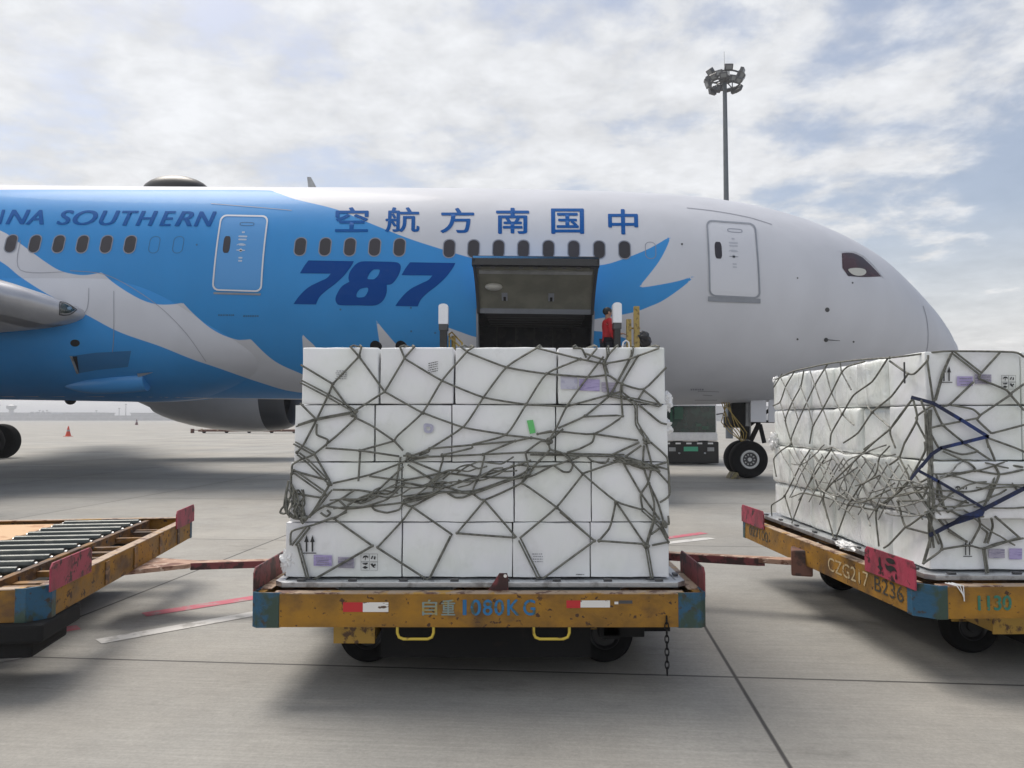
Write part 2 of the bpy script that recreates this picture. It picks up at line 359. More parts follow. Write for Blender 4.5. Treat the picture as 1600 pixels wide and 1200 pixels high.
# aircraft skin: white and blue paint, the edge between them follows a distance baked per vertex
def skin_mat():
    m, t, p = _m('aircraft_paint'); n = t.nodes; l = t.links
    at = n.new('ShaderNodeAttribute'); at.attribute_name = 'blue'
    mr = n.new('ShaderNodeMapRange'); l.new(at.outputs['Fac'], mr.inputs['Value'])
    mr.inputs['From Min'].default_value = -.008; mr.inputs['From Max'].default_value = .008
    tcn = n.new('ShaderNodeTexCoord'); q = n.new('ShaderNodeTexNoise'); q.inputs['Scale'].default_value = .8; q.inputs['Detail'].default_value = 8
    mp = n.new('ShaderNodeMapping'); mp.inputs['Scale'].default_value = (1, 2, .4)
    l.new(tcn.outputs['Object'], mp.inputs[0]); l.new(mp.outputs[0], q.inputs['Vector'])
    r2 = n.new('ShaderNodeMapRange'); l.new(q.outputs['Fac'], r2.inputs['Value'])
    for k, v in zip(('From Min', 'From Max', 'To Min', 'To Max'), (.3, .7, .93, 1.03)): r2.inputs[k].default_value = v
    mx = n.new('ShaderNodeMix'); mx.data_type = 'RGBA'; l.new(mr.outputs[0], mx.inputs[0])
    mx.inputs[6].default_value = WHITE + (1,); mx.inputs[7].default_value = BLUE + (1,)
    m2 = n.new('ShaderNodeMix'); m2.data_type = 'RGBA'; m2.blend_type = 'MULTIPLY'; m2.inputs[0].default_value = 1
    cc = n.new('ShaderNodeCombineXYZ')
    for i in range(3): l.new(r2.outputs[0], cc.inputs[i])
    l.new(mx.outputs[2], m2.inputs[6]); l.new(cc.outputs[0], m2.inputs[7]); l.new(m2.outputs[2], p.inputs['Base Color'])
    p.inputs['Roughness'].default_value = .5; p.inputs['Specular IOR Level'].default_value = .12; p.inputs['Coat Weight'].default_value = .04; p.inputs['Coat Roughness'].default_value = .08
    b = n.new('ShaderNodeBump'); b.inputs['Strength'].default_value = .12; b.inputs['Distance'].default_value = .02
    q2 = n.new('ShaderNodeTexNoise'); q2.inputs['Scale'].default_value = 1.6; l.new(tcn.outputs['Object'], q2.inputs['Vector'])
    l.new(q2.outputs['Fac'], b.inputs['Height']); l.new(b.outputs[0], p.inputs['Coat Normal'])
    return m
Mt['skinpaint'] = skin_mat()

# ------------------------------------------------------------------ ground
def ground_mat():
    m, t, p = _m('apron_concrete'); n = t.nodes; l = t.links
    tcn = n.new('ShaderNodeTexCoord'); mp = n.new('ShaderNodeMapping'); mp.inputs['Rotation'].default_value = (0, 0, R(5))
    l.new(tcn.outputs['Object'], mp.inputs[0]); sp = n.new('ShaderNodeSeparateXYZ'); l.new(mp.outputs[0], sp.inputs[0])
    def mt(op, a, b=None, c=None):
        q = n.new('ShaderNodeMath'); q.operation = op
        for i, x in enumerate((a, b, c)):
            if x is None: continue
            if isinstance(x, (int, float)): q.inputs[i].default_value = x
            else: l.new(x, q.inputs[i])
        return q.outputs[0]
    def rg(f, a, b, x, y, sm=False):
        q = n.new('ShaderNodeMapRange'); l.new(f, q.inputs['Value'])
        if sm: q.interpolation_type = 'SMOOTHSTEP'
        for k, v in zip(('From Min', 'From Max', 'To Min', 'To Max'), (a, b, x, y)): q.inputs[k].default_value = v
        return q.outputs[0]
    def noi(s, d, st=(1, 1, 1), ro=.6):
        q0 = n.new('ShaderNodeMapping'); q0.inputs['Scale'].default_value = st; l.new(mp.outputs[0], q0.inputs[0])
        q = n.new('ShaderNodeTexNoise'); q.inputs['Scale'].default_value = s; q.inputs['Detail'].default_value = d
        q.inputs['Roughness'].default_value = ro; l.new(q0.outputs[0], q.inputs['Vector']); return q.outputs['Fac']
    ju = mt('PINGPONG', mt('ADD', sp.outputs[0], -0.96 + 500), 2.5)       # distance to the nearest joint
    jv = mt('PINGPONG', mt('ADD', sp.outputs[1], -4.95 + 500), 2.5)
    jd = mt('MINIMUM', ju, jv)
    joint = rg(jd, .006, .016, 1, 0)
    edge = rg(jd, .0, .5, .93, 1.0, True)
    wn = n.new('ShaderNodeTexWhiteNoise'); wn.noise_dimensions = '2D'
    cb = n.new('ShaderNodeCombineXYZ')
    l.new(mt('FLOOR', mt('DIVIDE', mt('ADD', sp.outputs[0], 499.04), 5)), cb.inputs[0]); l.new(mt('FLOOR', mt('DIVIDE', mt('ADD', sp.outputs[1], 495.05), 5)), cb.inputs[1])
    l.new(cb.outputs[0], wn.inputs['Vector'])
    slab = rg(wn.outputs['Value'], 0, 1, .94, 1.05)
    vals = mt('MULTIPLY', rg(noi(.35, 6), .3, .7, .80, 1.18), rg(noi(3.0, 9, (1, 1, 1), .7), .3, .7, .93, 1.07))
    vals = mt('MULTIPLY', vals, mt('MULTIPLY', rg(noi(2.0, 7, (.5, 17, 1), .85), .3, .7, .84, 1.15), rg(noi(9, 6, (1, 1, 1), .75), .3, .7, .93, 1.07)))      # broom finish
    vals = mt('MULTIPLY', vals, rg(noi(45, 3, (1, 1, 1), .8), .3, .7, .88, 1.12))
    vals = mt('MULTIPLY', mt('MULTIPLY', vals, slab), edge)
    stain = mt('MULTIPLY', rg(noi(.9, 8, (1, 1.6, 1), .7), .56, .74, 1, .66, True), rg(noi(3.5, 8, (1, 1, 1), .75), .62, .72, 1, .78, True))
    vals = mt('MULTIPLY', vals, stain)
    cr = n.new('ShaderNodeMix'); cr.data_type = 'RGBA'; l.new(rg(noi(.25, 4), .35, .65, 0, 1), cr.inputs[0])
    cr.inputs[6].default_value = (.268, .265, .25, 1); cr.inputs[7].default_value = (.31, .293, .262, 1)
    cc = n.new('ShaderNodeCombineXYZ')
    for i in range(3): l.new(vals, cc.inputs[i])
    mx = n.new('ShaderNodeMix'); mx.data_type = 'RGBA'; mx.blend_type = 'MULTIPLY'; mx.inputs[0].default_value = 1
    l.new(cr.outputs[2], mx.inputs[6]); l.new(cc.outputs[0], mx.inputs[7])
    mj = n.new('ShaderNodeMix'); mj.data_type = 'RGBA'; l.new(joint, mj.inputs[0]); l.new(mx.outputs[2], mj.inputs[6]); mj.inputs[7].default_value = (.045, .042, .04, 1)
    l.new(mj.outputs[2], p.inputs['Base Color']); p.inputs['Roughness'].default_value = .72
    b = n.new('ShaderNodeBump'); b.inputs['Strength'].default_value = .35; b.inputs['Distance'].default_value = .004
    hh = mt('ADD', noi(2.2, 6, (.5, 60, 1), .8), noi(90, 3))
    l.new(mt('SUBTRACT', hh, mt('MULTIPLY', joint, 2.0)), b.inputs['Height']); l.new(b.outputs[0], p.inputs['Normal'])
    return m
g = MB(); g.add([(-2500, -300, 0), (2500, -300, 0), (2500, 4500, 0), (-2500, 4500, 0)], [(0, 1, 2, 3)])
tag(g.build('apron_ground', ground_mat(), fix=False), kind='structure')
Mt['mark_red'] = mat('red_line_paint', (.48, .11, .15), .6, c2=(.36, .24, .24), s2=9, lo=.50, hi=.66, bump=.2)
Mt['mark_white'] = mat('white_line_paint', (.56, .55, .53), .6, c2=(.36, .35, .33), s2=7, lo=.5, hi=.66, bump=.2)
def strip(name, a, b, w, mt_, z=.004):
    a = Vector((a[0], a[1], 0)); b = Vector((b[0], b[1], 0)); d = (b - a).normalized(); nn = Vector((-d.y, d.x, 0)) * w / 2
    m = MB(); k = max(1, int((b - a).length / .5)); vs = []; fs = []
    for i in range(k + 1):
        c = a.lerp(b, i / k); vs += [c - nn + Vector((0, 0, z)), c + nn + Vector((0, 0, z))]
    for i in range(k): fs.append((2 * i, 2 * i + 2, 2 * i + 3, 2 * i + 1))
    m.add(vs, fs); return tag(m.build(name, mt_, fix=False), kind='structure')
q0 = G(95, 985); q1 = G(225, 961); q2 = G(398, 934)
dr = (q2 - q1).normalized()
strip('red_ground_line', (q0 - dr * .65), q0 + dr * .12, .15, Mt['mark_red'])
strip('red_ground_line', q1, q1 + dr * 3.2, .15, Mt['mark_red'])
strip('red_ground_line', G(1050, 839) - dr * .3, G(1100, 833), .15, Mt['mark_red'])
w1 = G(154, 1003); w2 = G(388, 961); dw = (w2 - w1).normalized()
strip('white_ground_line', w1, w1 + dw * 3.1, .15, Mt['mark_white'])
strip('white_ground_line', w1 - dw * 3.4, w1 - dw * .45, .15, Mt['mark_white'])
strip('white_ground_line', G(1048, 846) - dw * .4, G(1112, 841), .15, Mt['mark_white'])
strip('far_ground_line', (-60, 64), (60, 58), .25, mat('faint_line_paint', (.45, .44, .42), .6, c2=(.37, .35, .33), s2=2, lo=.4, hi=.6))
strip('pale_ground_line', G(-60, 727), G(1300, 735), .15, mat('faint_line_paint_b', (.50, .49, .46), .6, c2=(.37, .35, .33), s2=2, lo=.4, hi=.6))

# ------------------------------------------------------------------ flat marks laid on a surface
def curve2d(loops):
    """closed outlines (holes allowed) -> 2D triangulated mesh"""
    cu = bpy.data.curves.new('tmp', 'CURVE'); cu.dimensions = '2D'; cu.fill_mode = 'BOTH'
    for lp in loops:
        sp = cu.splines.new('POLY'); sp.points.add(len(lp) - 1)
        for i, (x, y) in enumerate(lp): sp.points[i].co = (x, y, 0, 1)
        sp.use_cyclic_u = True
    return eval2d(cu)
def eval2d(cu):
    ob = bpy.data.objects.new('tmp', cu); COL.objects.link(ob)
    dg = bpy.context.evaluated_depsgraph_get(); me = ob.evaluated_get(dg).to_mesh()
    vs = [tuple(v.co[:2]) for v in me.vertices]; fs = [tuple(p.vertices) for p in me.polygons]
    ob.evaluated_get(dg).to_mesh_clear(); bpy.data.objects.remove(ob); (bpy.data.curves.remove(cu))
    return vs, fs
def text2d(body, bold=0.0, shear=0.0, spacing=1.0):
    cu = bpy.data.curves.new('tmpt', 'FONT'); cu.body = body; cu.offset = bold; cu.shear = shear; cu.space_character = spacing
    cu.resolution_u = 6; cu.fill_mode = 'BOTH'
    return eval2d(cu)
def normal01(vf, asp=None):
    vs, fs = vf; xs = [v[0] for v in vs]; ys = [v[1] for v in vs]
    x0, x1, y0, y1 = min(xs), max(xs), min(ys), max(ys)
    return [((x - x0) / (x1 - x0), (y - y0) / (y1 - y0)) for x, y in vs], fs
def lay(parts, fn, name, mt_, parent=None, cut=(0, 0), label=None):
    """parts: list of (verts2d, faces) -> one mesh; cut = grid steps; fn maps 2D to a point (local to parent)"""
    bm = bmesh.new()
    for vs, fs in parts:
        bv = [bm.verts.new((x, y, 0)) for x, y in vs]
        for f in fs:
            try: bm.faces.new([bv[i] for i in f])
            except ValueError: pass
    if cut[0] or cut[1]:
        xs = [v.co.x for v in bm.verts]; ys = [v.co.y for v in bm.verts]
        for ax, (a, b), st in ((0, (min(xs), max(xs)), cut[0]), (1, (min(ys), max(ys)), cut[1])):
            if not st: continue
            k = a + st
            while k < b:
                co = (k, 0, 0) if ax == 0 else (0, k, 0); no = (1, 0, 0) if ax == 0 else (0, 1, 0)
                bmesh.ops.bisect_plane(bm, geom=bm.verts[:] + bm.edges[:] + bm.faces[:], plane_co=co, plane_no=no, dist=1e-4)
                k += st
    bad = []
    for v in bm.verts:
        q = fn(v.co.x, v.co.y)
        if q is None: bad.append(v)
        else: v.co = q
    if bad: bmesh.ops.delete(bm, geom=bad, context='VERTS')
    me = bpy.data.meshes.new(name); bm.to_mesh(me); bm.free()
    me.polygons.foreach_set('use_smooth', [True] * len(me.polygons))
    o = link(name, me, mt_, parent)
    if label: o['label'] = label
    return o
def rrect(w=1.0, h=1.0, r=.2, n=6):               # rounded rectangle centred on 0, corner radius in same units
    out = []
    for cx, cy, a0 in ((w / 2 - r, h / 2 - r, 0), (-w / 2 + r, h / 2 - r, 90), (-w / 2 + r, -h / 2 + r, 180), (w / 2 - r, -h / 2 + r, 270)):
        for i in range(n + 1):
            a = R(a0 + 90 * i / n); out.append((cx + r * cos(a), cy + r * sin(a)))
    return out
def catmull(pts, k=5, closed=False):
    """points (x, y) or (x, y, 'c') where 'c' keeps a corner"""
    n = len(pts); out = []
    co = [len(p) > 2 for p in pts]; q = [Vector(p[:2]) for p in pts]
    m = n if closed else n - 1
    for i in range(m):
        a, b = q[i], q[(i + 1) % n]
        p0 = a if (co[i] or (not closed and i == 0)) else q[i - 1]
        p3 = b if (co[(i + 1) % n] or (not closed and i == n - 2)) else q[(i + 2) % n]
        for j in range(k):
            t = j / k
            out.append(tuple(.5 * ((2 * a) + (b - p0) * t + (2 * p0 - 5 * a + 4 * b - p3) * t * t + (3 * a - p0 - 3 * b + p3) * t ** 3)))
    if not closed: out.append(tuple(q[-1]))
    return out

# ------------------------------------------------------------------ the airliner
AM = Matrix.Translation((0, 21.6, 5.05)) @ Matrix.Rotation(R(-2), 4, 'Z') @ Matrix.Rotation(R(1), 4, 'Y')
AI = AM.inverted()
air = empty('airliner', 'large white and blue passenger jet parked behind the pallets, nose to the right', 'airplane', mat=AM)
TB = [(-46, 1.9, .25), (-42, 1.35, .95), (-36, .6, 2.05), (-31, .12, 2.75), (-27, -.01, 2.985), (-10, -.012, 2.99), (0, -.012, 2.985), (1.8, -.024, 2.972),
      (3.6, -.051, 2.943), (5.39, -.09, 2.856), (6.1, -.123, 2.792), (7.17, -.20, 2.649), (8.23, -.31, 2.428), (9.28, -.47, 2.119),
      (9.99, -.63, 1.855), (10.69, -.84, 1.476), (11.21, -1.03, 1.165), (11.73, -1.25, .81), (12.07, -1.42, .49), (12.23, -1.50, .24), (12.27, -1.52, .02)]
TS = np.array([t[0] for t in TB])
def herm(x, col):
    ys = [t[col] for t in TB]; i = int(np.clip(np.searchsorted(TS, x) - 1, 0, len(TB) - 2))
    def sl(j):
        if j <= 0 or j >= len(TB) - 1: return 0
        a = (ys[j] - ys[j - 1]) / (TS[j] - TS[j - 1]); b = (ys[j + 1] - ys[j]) / (TS[j + 1] - TS[j])
        if col == 2 and a * b <= 0: return 0
        return (a * (TS[j + 1] - TS[j]) + b * (TS[j] - TS[j - 1])) / (TS[j + 1] - TS[j - 1])
    h = TS[i + 1] - TS[i]; t = (x - TS[i]) / h; m0 = sl(i); m1 = sl(i + 1)
    if i == len(TB) - 2: m1 = (ys[-1] - ys[-2]) / h
    return ((2 * t ** 3 - 3 * t * t + 1) * ys[i] + (t ** 3 - 2 * t * t + t) * h * m0 + (-2 * t ** 3 + 3 * t * t) * ys[i + 1] + (t ** 3 - t * t) * h * m1)
def SF(s, th, off=0.0):                           # the skin at station s, angle th from the crown towards the camera side
    zc = herm(s, 1); r = max(herm(s, 2), .01)
    return Vector((s, -(r * .97 + off) * sin(th), zc + (r + off) * cos(th)))
def aray(x, y):
    return AI @ EYE, (AI.to_3x3() @ ray(x, y)).normalized()
# coarse full mesh for ray casts
st_ = list(np.arange(-46, 3, .5)) + list(np.arange(3, 11.5, .2)) + list(np.arange(11.5, 12.28, .06))
nth = 128; vs = []; fs = []
for s in st_:
    for k in range(nth): vs.append(SF(float(s), 2 * pi * k / nth))
for i in range(len(st_) - 1):
    for k in range(nth): k2 = (k + 1) % nth; fs.append((i * nth + k, i * nth + k2, (i + 1) * nth + k2, (i + 1) * nth + k))
BV = BVHTree.FromPolygons(vs, fs)
def hit(x, y, off=.010, bv=None):
    o, d = aray(x, y); h = (bv or BV).ray_cast(o, d)
    return None if h[0] is None else h[0] + h[1] * (off if h[1].dot(d) < 0 else -off)
def sth(x, y):                                    # photo point -> (s, th)
    p = hit(x, y, 0)
    if p is None: return None
    zc = herm(p.x, 1); r = herm(p.x, 2); return p.x, atan2(-p.y / .97, p.z - zc) % (2 * pi)
def sth_c(x, y):                                  # clamps points just off the silhouette
    for k in range(60):
        q = sth(x, y)
        if q: return q
        y += 1 if y < 450 else -1
    return None

BLUE_O = [(-1150, 305), (-700, 300), (0, 296.5), (200, 296.5), (400, 297), (431, 300.5), (462, 311.5), (525, 327), (575, 347.5), (634, 371), (681, 386.5), (733, 402),
          (780, 413), (850, 420), (933, 415), (970, 406), (1015, 388), (1049, 368, 'c'), (1040, 390), (1026, 414), (998, 449, 'c'), (1015, 447.5), (1060, 439), (1088, 429.5, 'c'),
          (1067, 448), (1037, 469), (1015, 479), (992, 487.5), (959, 494), (926, 499.5), (900, 508, 'c'), (926, 516.5), (945, 519), (985, 531, 'c'), (940, 560), (850, 588), (700, 610), (560, 622),
          (400, 622.5), (250, 621.5), (-700, 617), (-1150, 615)]
WAVE = [(-420, 290), (-200, 305), (-60, 332), (0, 360), (16, 369), (47, 392), (72, 410), (94, 423), (119, 429), (137, 429.5), (159, 425.6, 'c'), (175, 440), (200, 457), (225, 470), (247, 475.6), (269, 475.6),
        (286, 473, 'c'), (300, 488), (325, 510), (347, 523), (369, 530.5), (380, 531), (392, 530, 'c'), (416, 554), (437, 569), (466, 582), (510, 600), (560, 615, 'c'), (466, 613), (406, 597.5),
        (344, 576), (297, 560), (250, 541), (187, 519), (139, 494), (75, 460), (31, 432), (0, 408), (-90, 360), (-420, 320)]
SP1 = [(472, 521, 'c'), (478, 528), (492, 541), (500, 556, 'c'), (474, 556, 'c')]
SP2 = [(588, 501, 'c'), (600, 516), (622, 541), (640, 556, 'c'), (596, 556, 'c')]
SP3 = [(690, 508, 'c'), (720, 519), (745, 527), (790, 534, 'c'), (790, 560, 'c'), (730, 556), (704, 530)]
def to_sv(poly):
    out = []
    for x, y in catmull(poly, 4, True):
        q = sth_c(x, y)
        if q: out.append((q[0], q[1] * 2.98))
    return np.array(out)
def sdf(poly, pts):                               # positive inside
    a = poly; b = np.roll(poly, -1, 0); n = len(pts); D = np.full(n, 1e9); ins = np.zeros(n, bool)
    for p, q in zip(a, b):
        e = q - p; w = pts - p; l2 = max(e @ e, 1e-12); t = np.clip((w @ e) / l2, 0, 1)
        D = np.minimum(D, np.hypot(*(w - t[:, None] * e).T))
        c = ((p[1] <= pts[:, 1]) != (q[1] <= pts[:, 1]))
        xx = p[0] + (pts[:, 1] - p[1]) * (e[0] / (e[1] if abs(e[1]) > 1e-12 else 1e-12)); ins ^= c & (pts[:, 0] < xx)
    return np.where(ins, D, -D)
PO = [to_sv(p) for p in (BLUE_O, WAVE, SP1, SP2, SP3)]
def blueness(pts):
    d = sdf(PO[0], pts)
    for p in PO[1:]: d = np.minimum(d, -sdf(p, pts))
    return d
def set_blue(me, sv):
    at = me.attributes.new('blue', 'FLOAT', 'POINT'); at.data.foreach_set('value', blueness(np.array(sv)).astype(np.float32))

# the cargo door opening, as a station and angle window
oa = sth(747, 487); ob_ = sth(926, 487)
def th_at(s, zw):                                 # angle where the skin is at world height zw
    lo_, hi_ = .3, 2.9
    for _ in range(40):
        md = (lo_ + hi_) / 2
        if (AM @ SF(s, md)).z > zw: lo_ = md
        else: hi_ = md
    return lo_
DS0, DS1, DT0 = oa[0], ob_[0], (oa[1] + ob_[1]) / 2
DT1 = th_at((DS0 + DS1) / 2, 2.62)
def fuselage():
    ss = list(np.arange(-46, -18, 1.0)) + list(np.arange(-18, 6.2, .055)) + list(np.arange(6.2, 11.9, .06)) + list(np.arange(11.9, 12.27, .03)) + [12.27]
    ss = sorted([float(s) for s in ss if abs(s - DS0) > .035 and abs(s - DS1) > .035] + [DS0, DS1])
    tn = [2 * pi * k / 270 for k in range(270)]
    tn = sorted([t for t in tn if abs(t - DT0) > .010 and abs(t - DT1) > .010] + [DT0, DT1]); n = len(tn)
    vs = []; sv = []; fs = []
    for s in ss:
        for t in tn:
            vs.append(SF(s, t)); sv.append((s, (t if t <= pi else 2 * pi - t) * 2.98))
    for i in range(len(ss) - 1):
        for k in range(n):
            k2 = (k + 1) % n
            if DS0 - 1e-6 <= ss[i] < DS1 - 1e-6 and DT0 - 1e-6 <= tn[k] < DT1 - 1e-6: continue
            fs.append((i * n + k, (i + 1) * n + k, (i + 1) * n + k2, i * n + k2))
    fs.append(tuple(range(n)))
    m = MB(); m.v = vs; m.f = fs; o = m.build('fuselage', Mt['skinpaint'], air, smooth=60, fix=False); set_blue(o.data, sv); return o
fuselage()

def px(name, mt_, loops=None, parts=None, cut=(12, 8), off=.010, parent=None, bv=None, label=None):
    if loops: parts = [curve2d(loops)]
    return lay(parts, lambda x, y: hit(x, y, off, bv), name, mt_, parent or air, cut, label)
def stroke(pts, w):                                # open path -> thin outline polygon (2D)
    q = [Vector(p) for p in pts]; a = []; b = []
    for i, p in enumerate(q):
        d = (q[min(i + 1, len(q) - 1)] - q[max(i - 1, 0)]).normalized(); nn = Vector((-d.y, d.x)) * w / 2; a.append(tuple(p + nn)); b.append(tuple(p - nn))
    n = len(q); return a + b, [(i, i + 1, n + i + 1, n + i) for i in range(n - 1)]

# wing-to-body fairing
def fsv(s, y, z):
    o = AI @ EYE; v = Vector((s, -abs(y), z)); h = BV.ray_cast(o, (v - o).normalized())
    if h[0] is None: return s, atan2(abs(y), z) * 2.98
    q = h[0]; return q.x, (atan2(-q.y / .97, q.z - herm(q.x, 1)) % (2 * pi)) * 2.98
def fairing():
    ss = [float(s) for s in np.arange(-27, -4.9, .06)]; n = 230; vs = []; sv = []; fs = []
    for s in ss:
        f = min(1, max(0, (-4.9 - s) / 5.5)); f = f * f * (3 - 2 * f); g2 = min(1, max(0, (s + 27) / 5)); f *= g2 * g2 * (3 - 2 * g2)
        a = 2.25 + .88 * f; b = 1.50 + .52 * f; cz = -1.08 - .04 * f
        for k in range(n):
            t = 2 * pi * k / n; c, d = cos(t), sin(t); e = 2 / 2.5
            y = -a * abs(d) ** e * (1 if d > 0 else -1); z = cz + b * abs(c) ** e * (1 if c > 0 else -1)
            vs.append((s, y, z)); w = s
            sv.append(fsv(s, y, z))
    for i in range(len(ss) - 1):
        for k in range(n): k2 = (k + 1) % n; fs.append((i * n + k, (i + 1) * n + k, (i + 1) * n + k2, i * n + k2))
    fs.append(tuple(range(n))); fs.append(tuple((len(ss) - 1) * n + k for k in range(n))[::-1])
    m = MB(); m.v = vs; m.f = fs; o = m.build('wing_fairing', Mt['skinpaint'], air, smooth=60, fix=False); set_blue(o.data, sv)
    return vs, fs
FV, FF = fairing()
BF = BVHTree.FromPolygons(vs + [Vector(v) for v in FV], fs + [tuple(i + len(vs) for i in f) for f in FF])

# windows
def window(x, y, plug=False, w=.27, h=.47, blue=False):
    c = sth(x, y); s0, t0 = c
    f = lambda off: (lambda u, v: SF(s0 + u, t0 - v / 2.95, off))
    if plug:
        o = lay([curve2d([rrect(w, h, .125), rrect(w - .03, h - .03, .11)])], f(.006), 'plugged_window', Mt['seam2'] if blue else Mt['frame'], air, (0, .1)); return
    o = lay([curve2d([rrect(w, h, .13)])], f(.006), 'cabin_window', Mt['glasspane'], air, (0, .08))
    lay([curve2d([rrect(w + .05, h + .05, .15), rrect(w, h, .13)])], f(.011), 'window_frame', Mt['frame'], o, (0, .08))
for i in range(6): window(17.5 + 37.2 * i, 380.6 + .25 * i)
for i in (6, 7): window(17.5 + 37.3 * i, 382.3, True, blue=True)
for i in range(-8, 0): window(17.5 + 36.6 * i, 380 + .3 * i)
for i in range(5): window(469.4 + 38.7 * i, 385.3 + .25 * i)
for i, x in enumerate((702, 740, 779, 817.8, 857, 896.5, 936.3, 975.8)): window(x, 388.3 + .3 * i)
window(1016.5, 391, True)

# lettering
def boldpx(name, mt_, vs, fs, b, by=1.0):
    bm = bmesh.new()
    for i, (dx, dy) in enumerate(((0, 0), (b, 0), (-b, 0), (0, b * .8), (0, -b * .8), (b * .7, b * .6), (-b * .7, -b * .6))):
        bv = [bm.verts.new((x + dx, y + dy * by, .0005 * i)) for x, y in vs]
        for f in fs:
            try: bm.faces.new([bv[j] for j in f])
            except ValueError: pass
    y0 = min(v[1] for v in vs) + 3
    while y0 < max(v[1] for v in vs):
        bmesh.ops.bisect_plane(bm, geom=bm.verts[:] + bm.edges[:] + bm.faces[:], plane_co=(0, y0, 0), plane_no=(0, 1, 0), dist=1e-4); y0 += 5
    for v in bm.verts: v.co = hit(v.co.x, v.co.y, .010 + v.co.z)
    me = bpy.data.meshes.new(name); bm.to_mesh(me); bm.free(); me.polygons.foreach_set('use_smooth', [True] * len(me.polygons)); return link(name, me, mt_, air)
for body, x0, x1, y0, y1 in (('空', 524, 576, 324, 363), ('航', 602, 656, 324, 363.5), ('方', 688, 741, 325, 365), ('南', 775, 827, 325, 366), ('国', 861, 912.5, 326, 366), ('中', 950, 997, 327, 367)):
    vf = normal01(text2d(body, 0)); k = (800 - (x0 + x1) / 2) / 800 * 4.5
    boldpx('airline_character', Mt['dlogo2'], [(x0 + 1 + u * (x1 - x0 - 2) + k * (v - .5), y1 - 1 - v * (y1 - y0 - 2)) for u, v in vf[0]], vf[1], .95)
word = [('C', -172, -146), ('H', -136, -100), ('I', -92, -80), ('I', -2.5, 8), ('N', 9, 48), ('A', 40, 68), ('S', 88.5, 116), ('O', 114, 153), ('U', 155, 188), ('T', 191, 217), ('H', 212, 247), ('E', 249, 275), ('R', 273, 303), ('N', 303, 338.5)]
lp = []
for ch, x0, x1 in word[3:]:
    vf = normal01(text2d(ch, 0, .38)); yb = 351 + 3.8 * (x0 / 338); yt = 327.5 + 3.2 * (x0 / 338)
    boldpx('airline_letter', Mt['dlogo2'], [(x0 + .8 + u * (x1 - x0 - 1.6), yb - .6 - v * (yb - yt - 1.2)) for u, v in vf[0]], vf[1], 1.25, .15)
Z = lambda pts: [(450 + a[0] / 5.926, 395 + a[1] / 5.926) + tuple(a[2:]) for a in pts]
seven = [(190, 72, 'c'), (610, 78, 'c'), (585, 125), (520, 210), (440, 285), (360, 345), (300, 400), (275, 440), (260, 478, 'c'), (52, 474, 'c'), (110, 395), (190, 320), (290, 268), (360, 235), (398, 193, 'c'), (112, 190, 'c'), (150, 125)]
seven2 = [(x + 940 + (0 if y < 300 else 2), y + 18 * (y / 480) + 14 * (1 - y / 480) * 1.2) + tuple(r) for x, y, *r in seven]
eight = [(705, 80), (850, 82), (985, 86), (1030, 100), (1045, 135), (1030, 195), (990, 260), (955, 290), (915, 297, 'c'), (915, 360), (895, 420), (855, 465), (790, 488), (640, 486), (490, 485), (455, 470), (440, 430), (455, 380), (500, 310), (570, 268, 'c'), (560, 230), (575, 175), (620, 115), (660, 88)]
e_h1 = [(790, 158), (815, 153), (845, 155), (850, 172), (835, 210), (800, 243), (770, 246), (740, 243), (738, 225), (760, 185)]
e_h2 = [(690, 328), (720, 322), (742, 328), (740, 360), (715, 400), (690, 412), (650, 413), (634, 402), (640, 370), (665, 338)]
px('type_number', Mt['dlogo'], loops=[catmull(Z(seven), 4, True)], cut=(12, 8))
px('type_number', Mt['dlogo'], loops=[catmull(Z(eight), 4, True), catmull(Z(e_h1), 3, True), catmull(Z(e_h2), 3, True)], cut=(12, 8))
px('type_number', Mt['dlogo'], loops=[catmull(Z(seven2), 4, True)], cut=(12, 8))

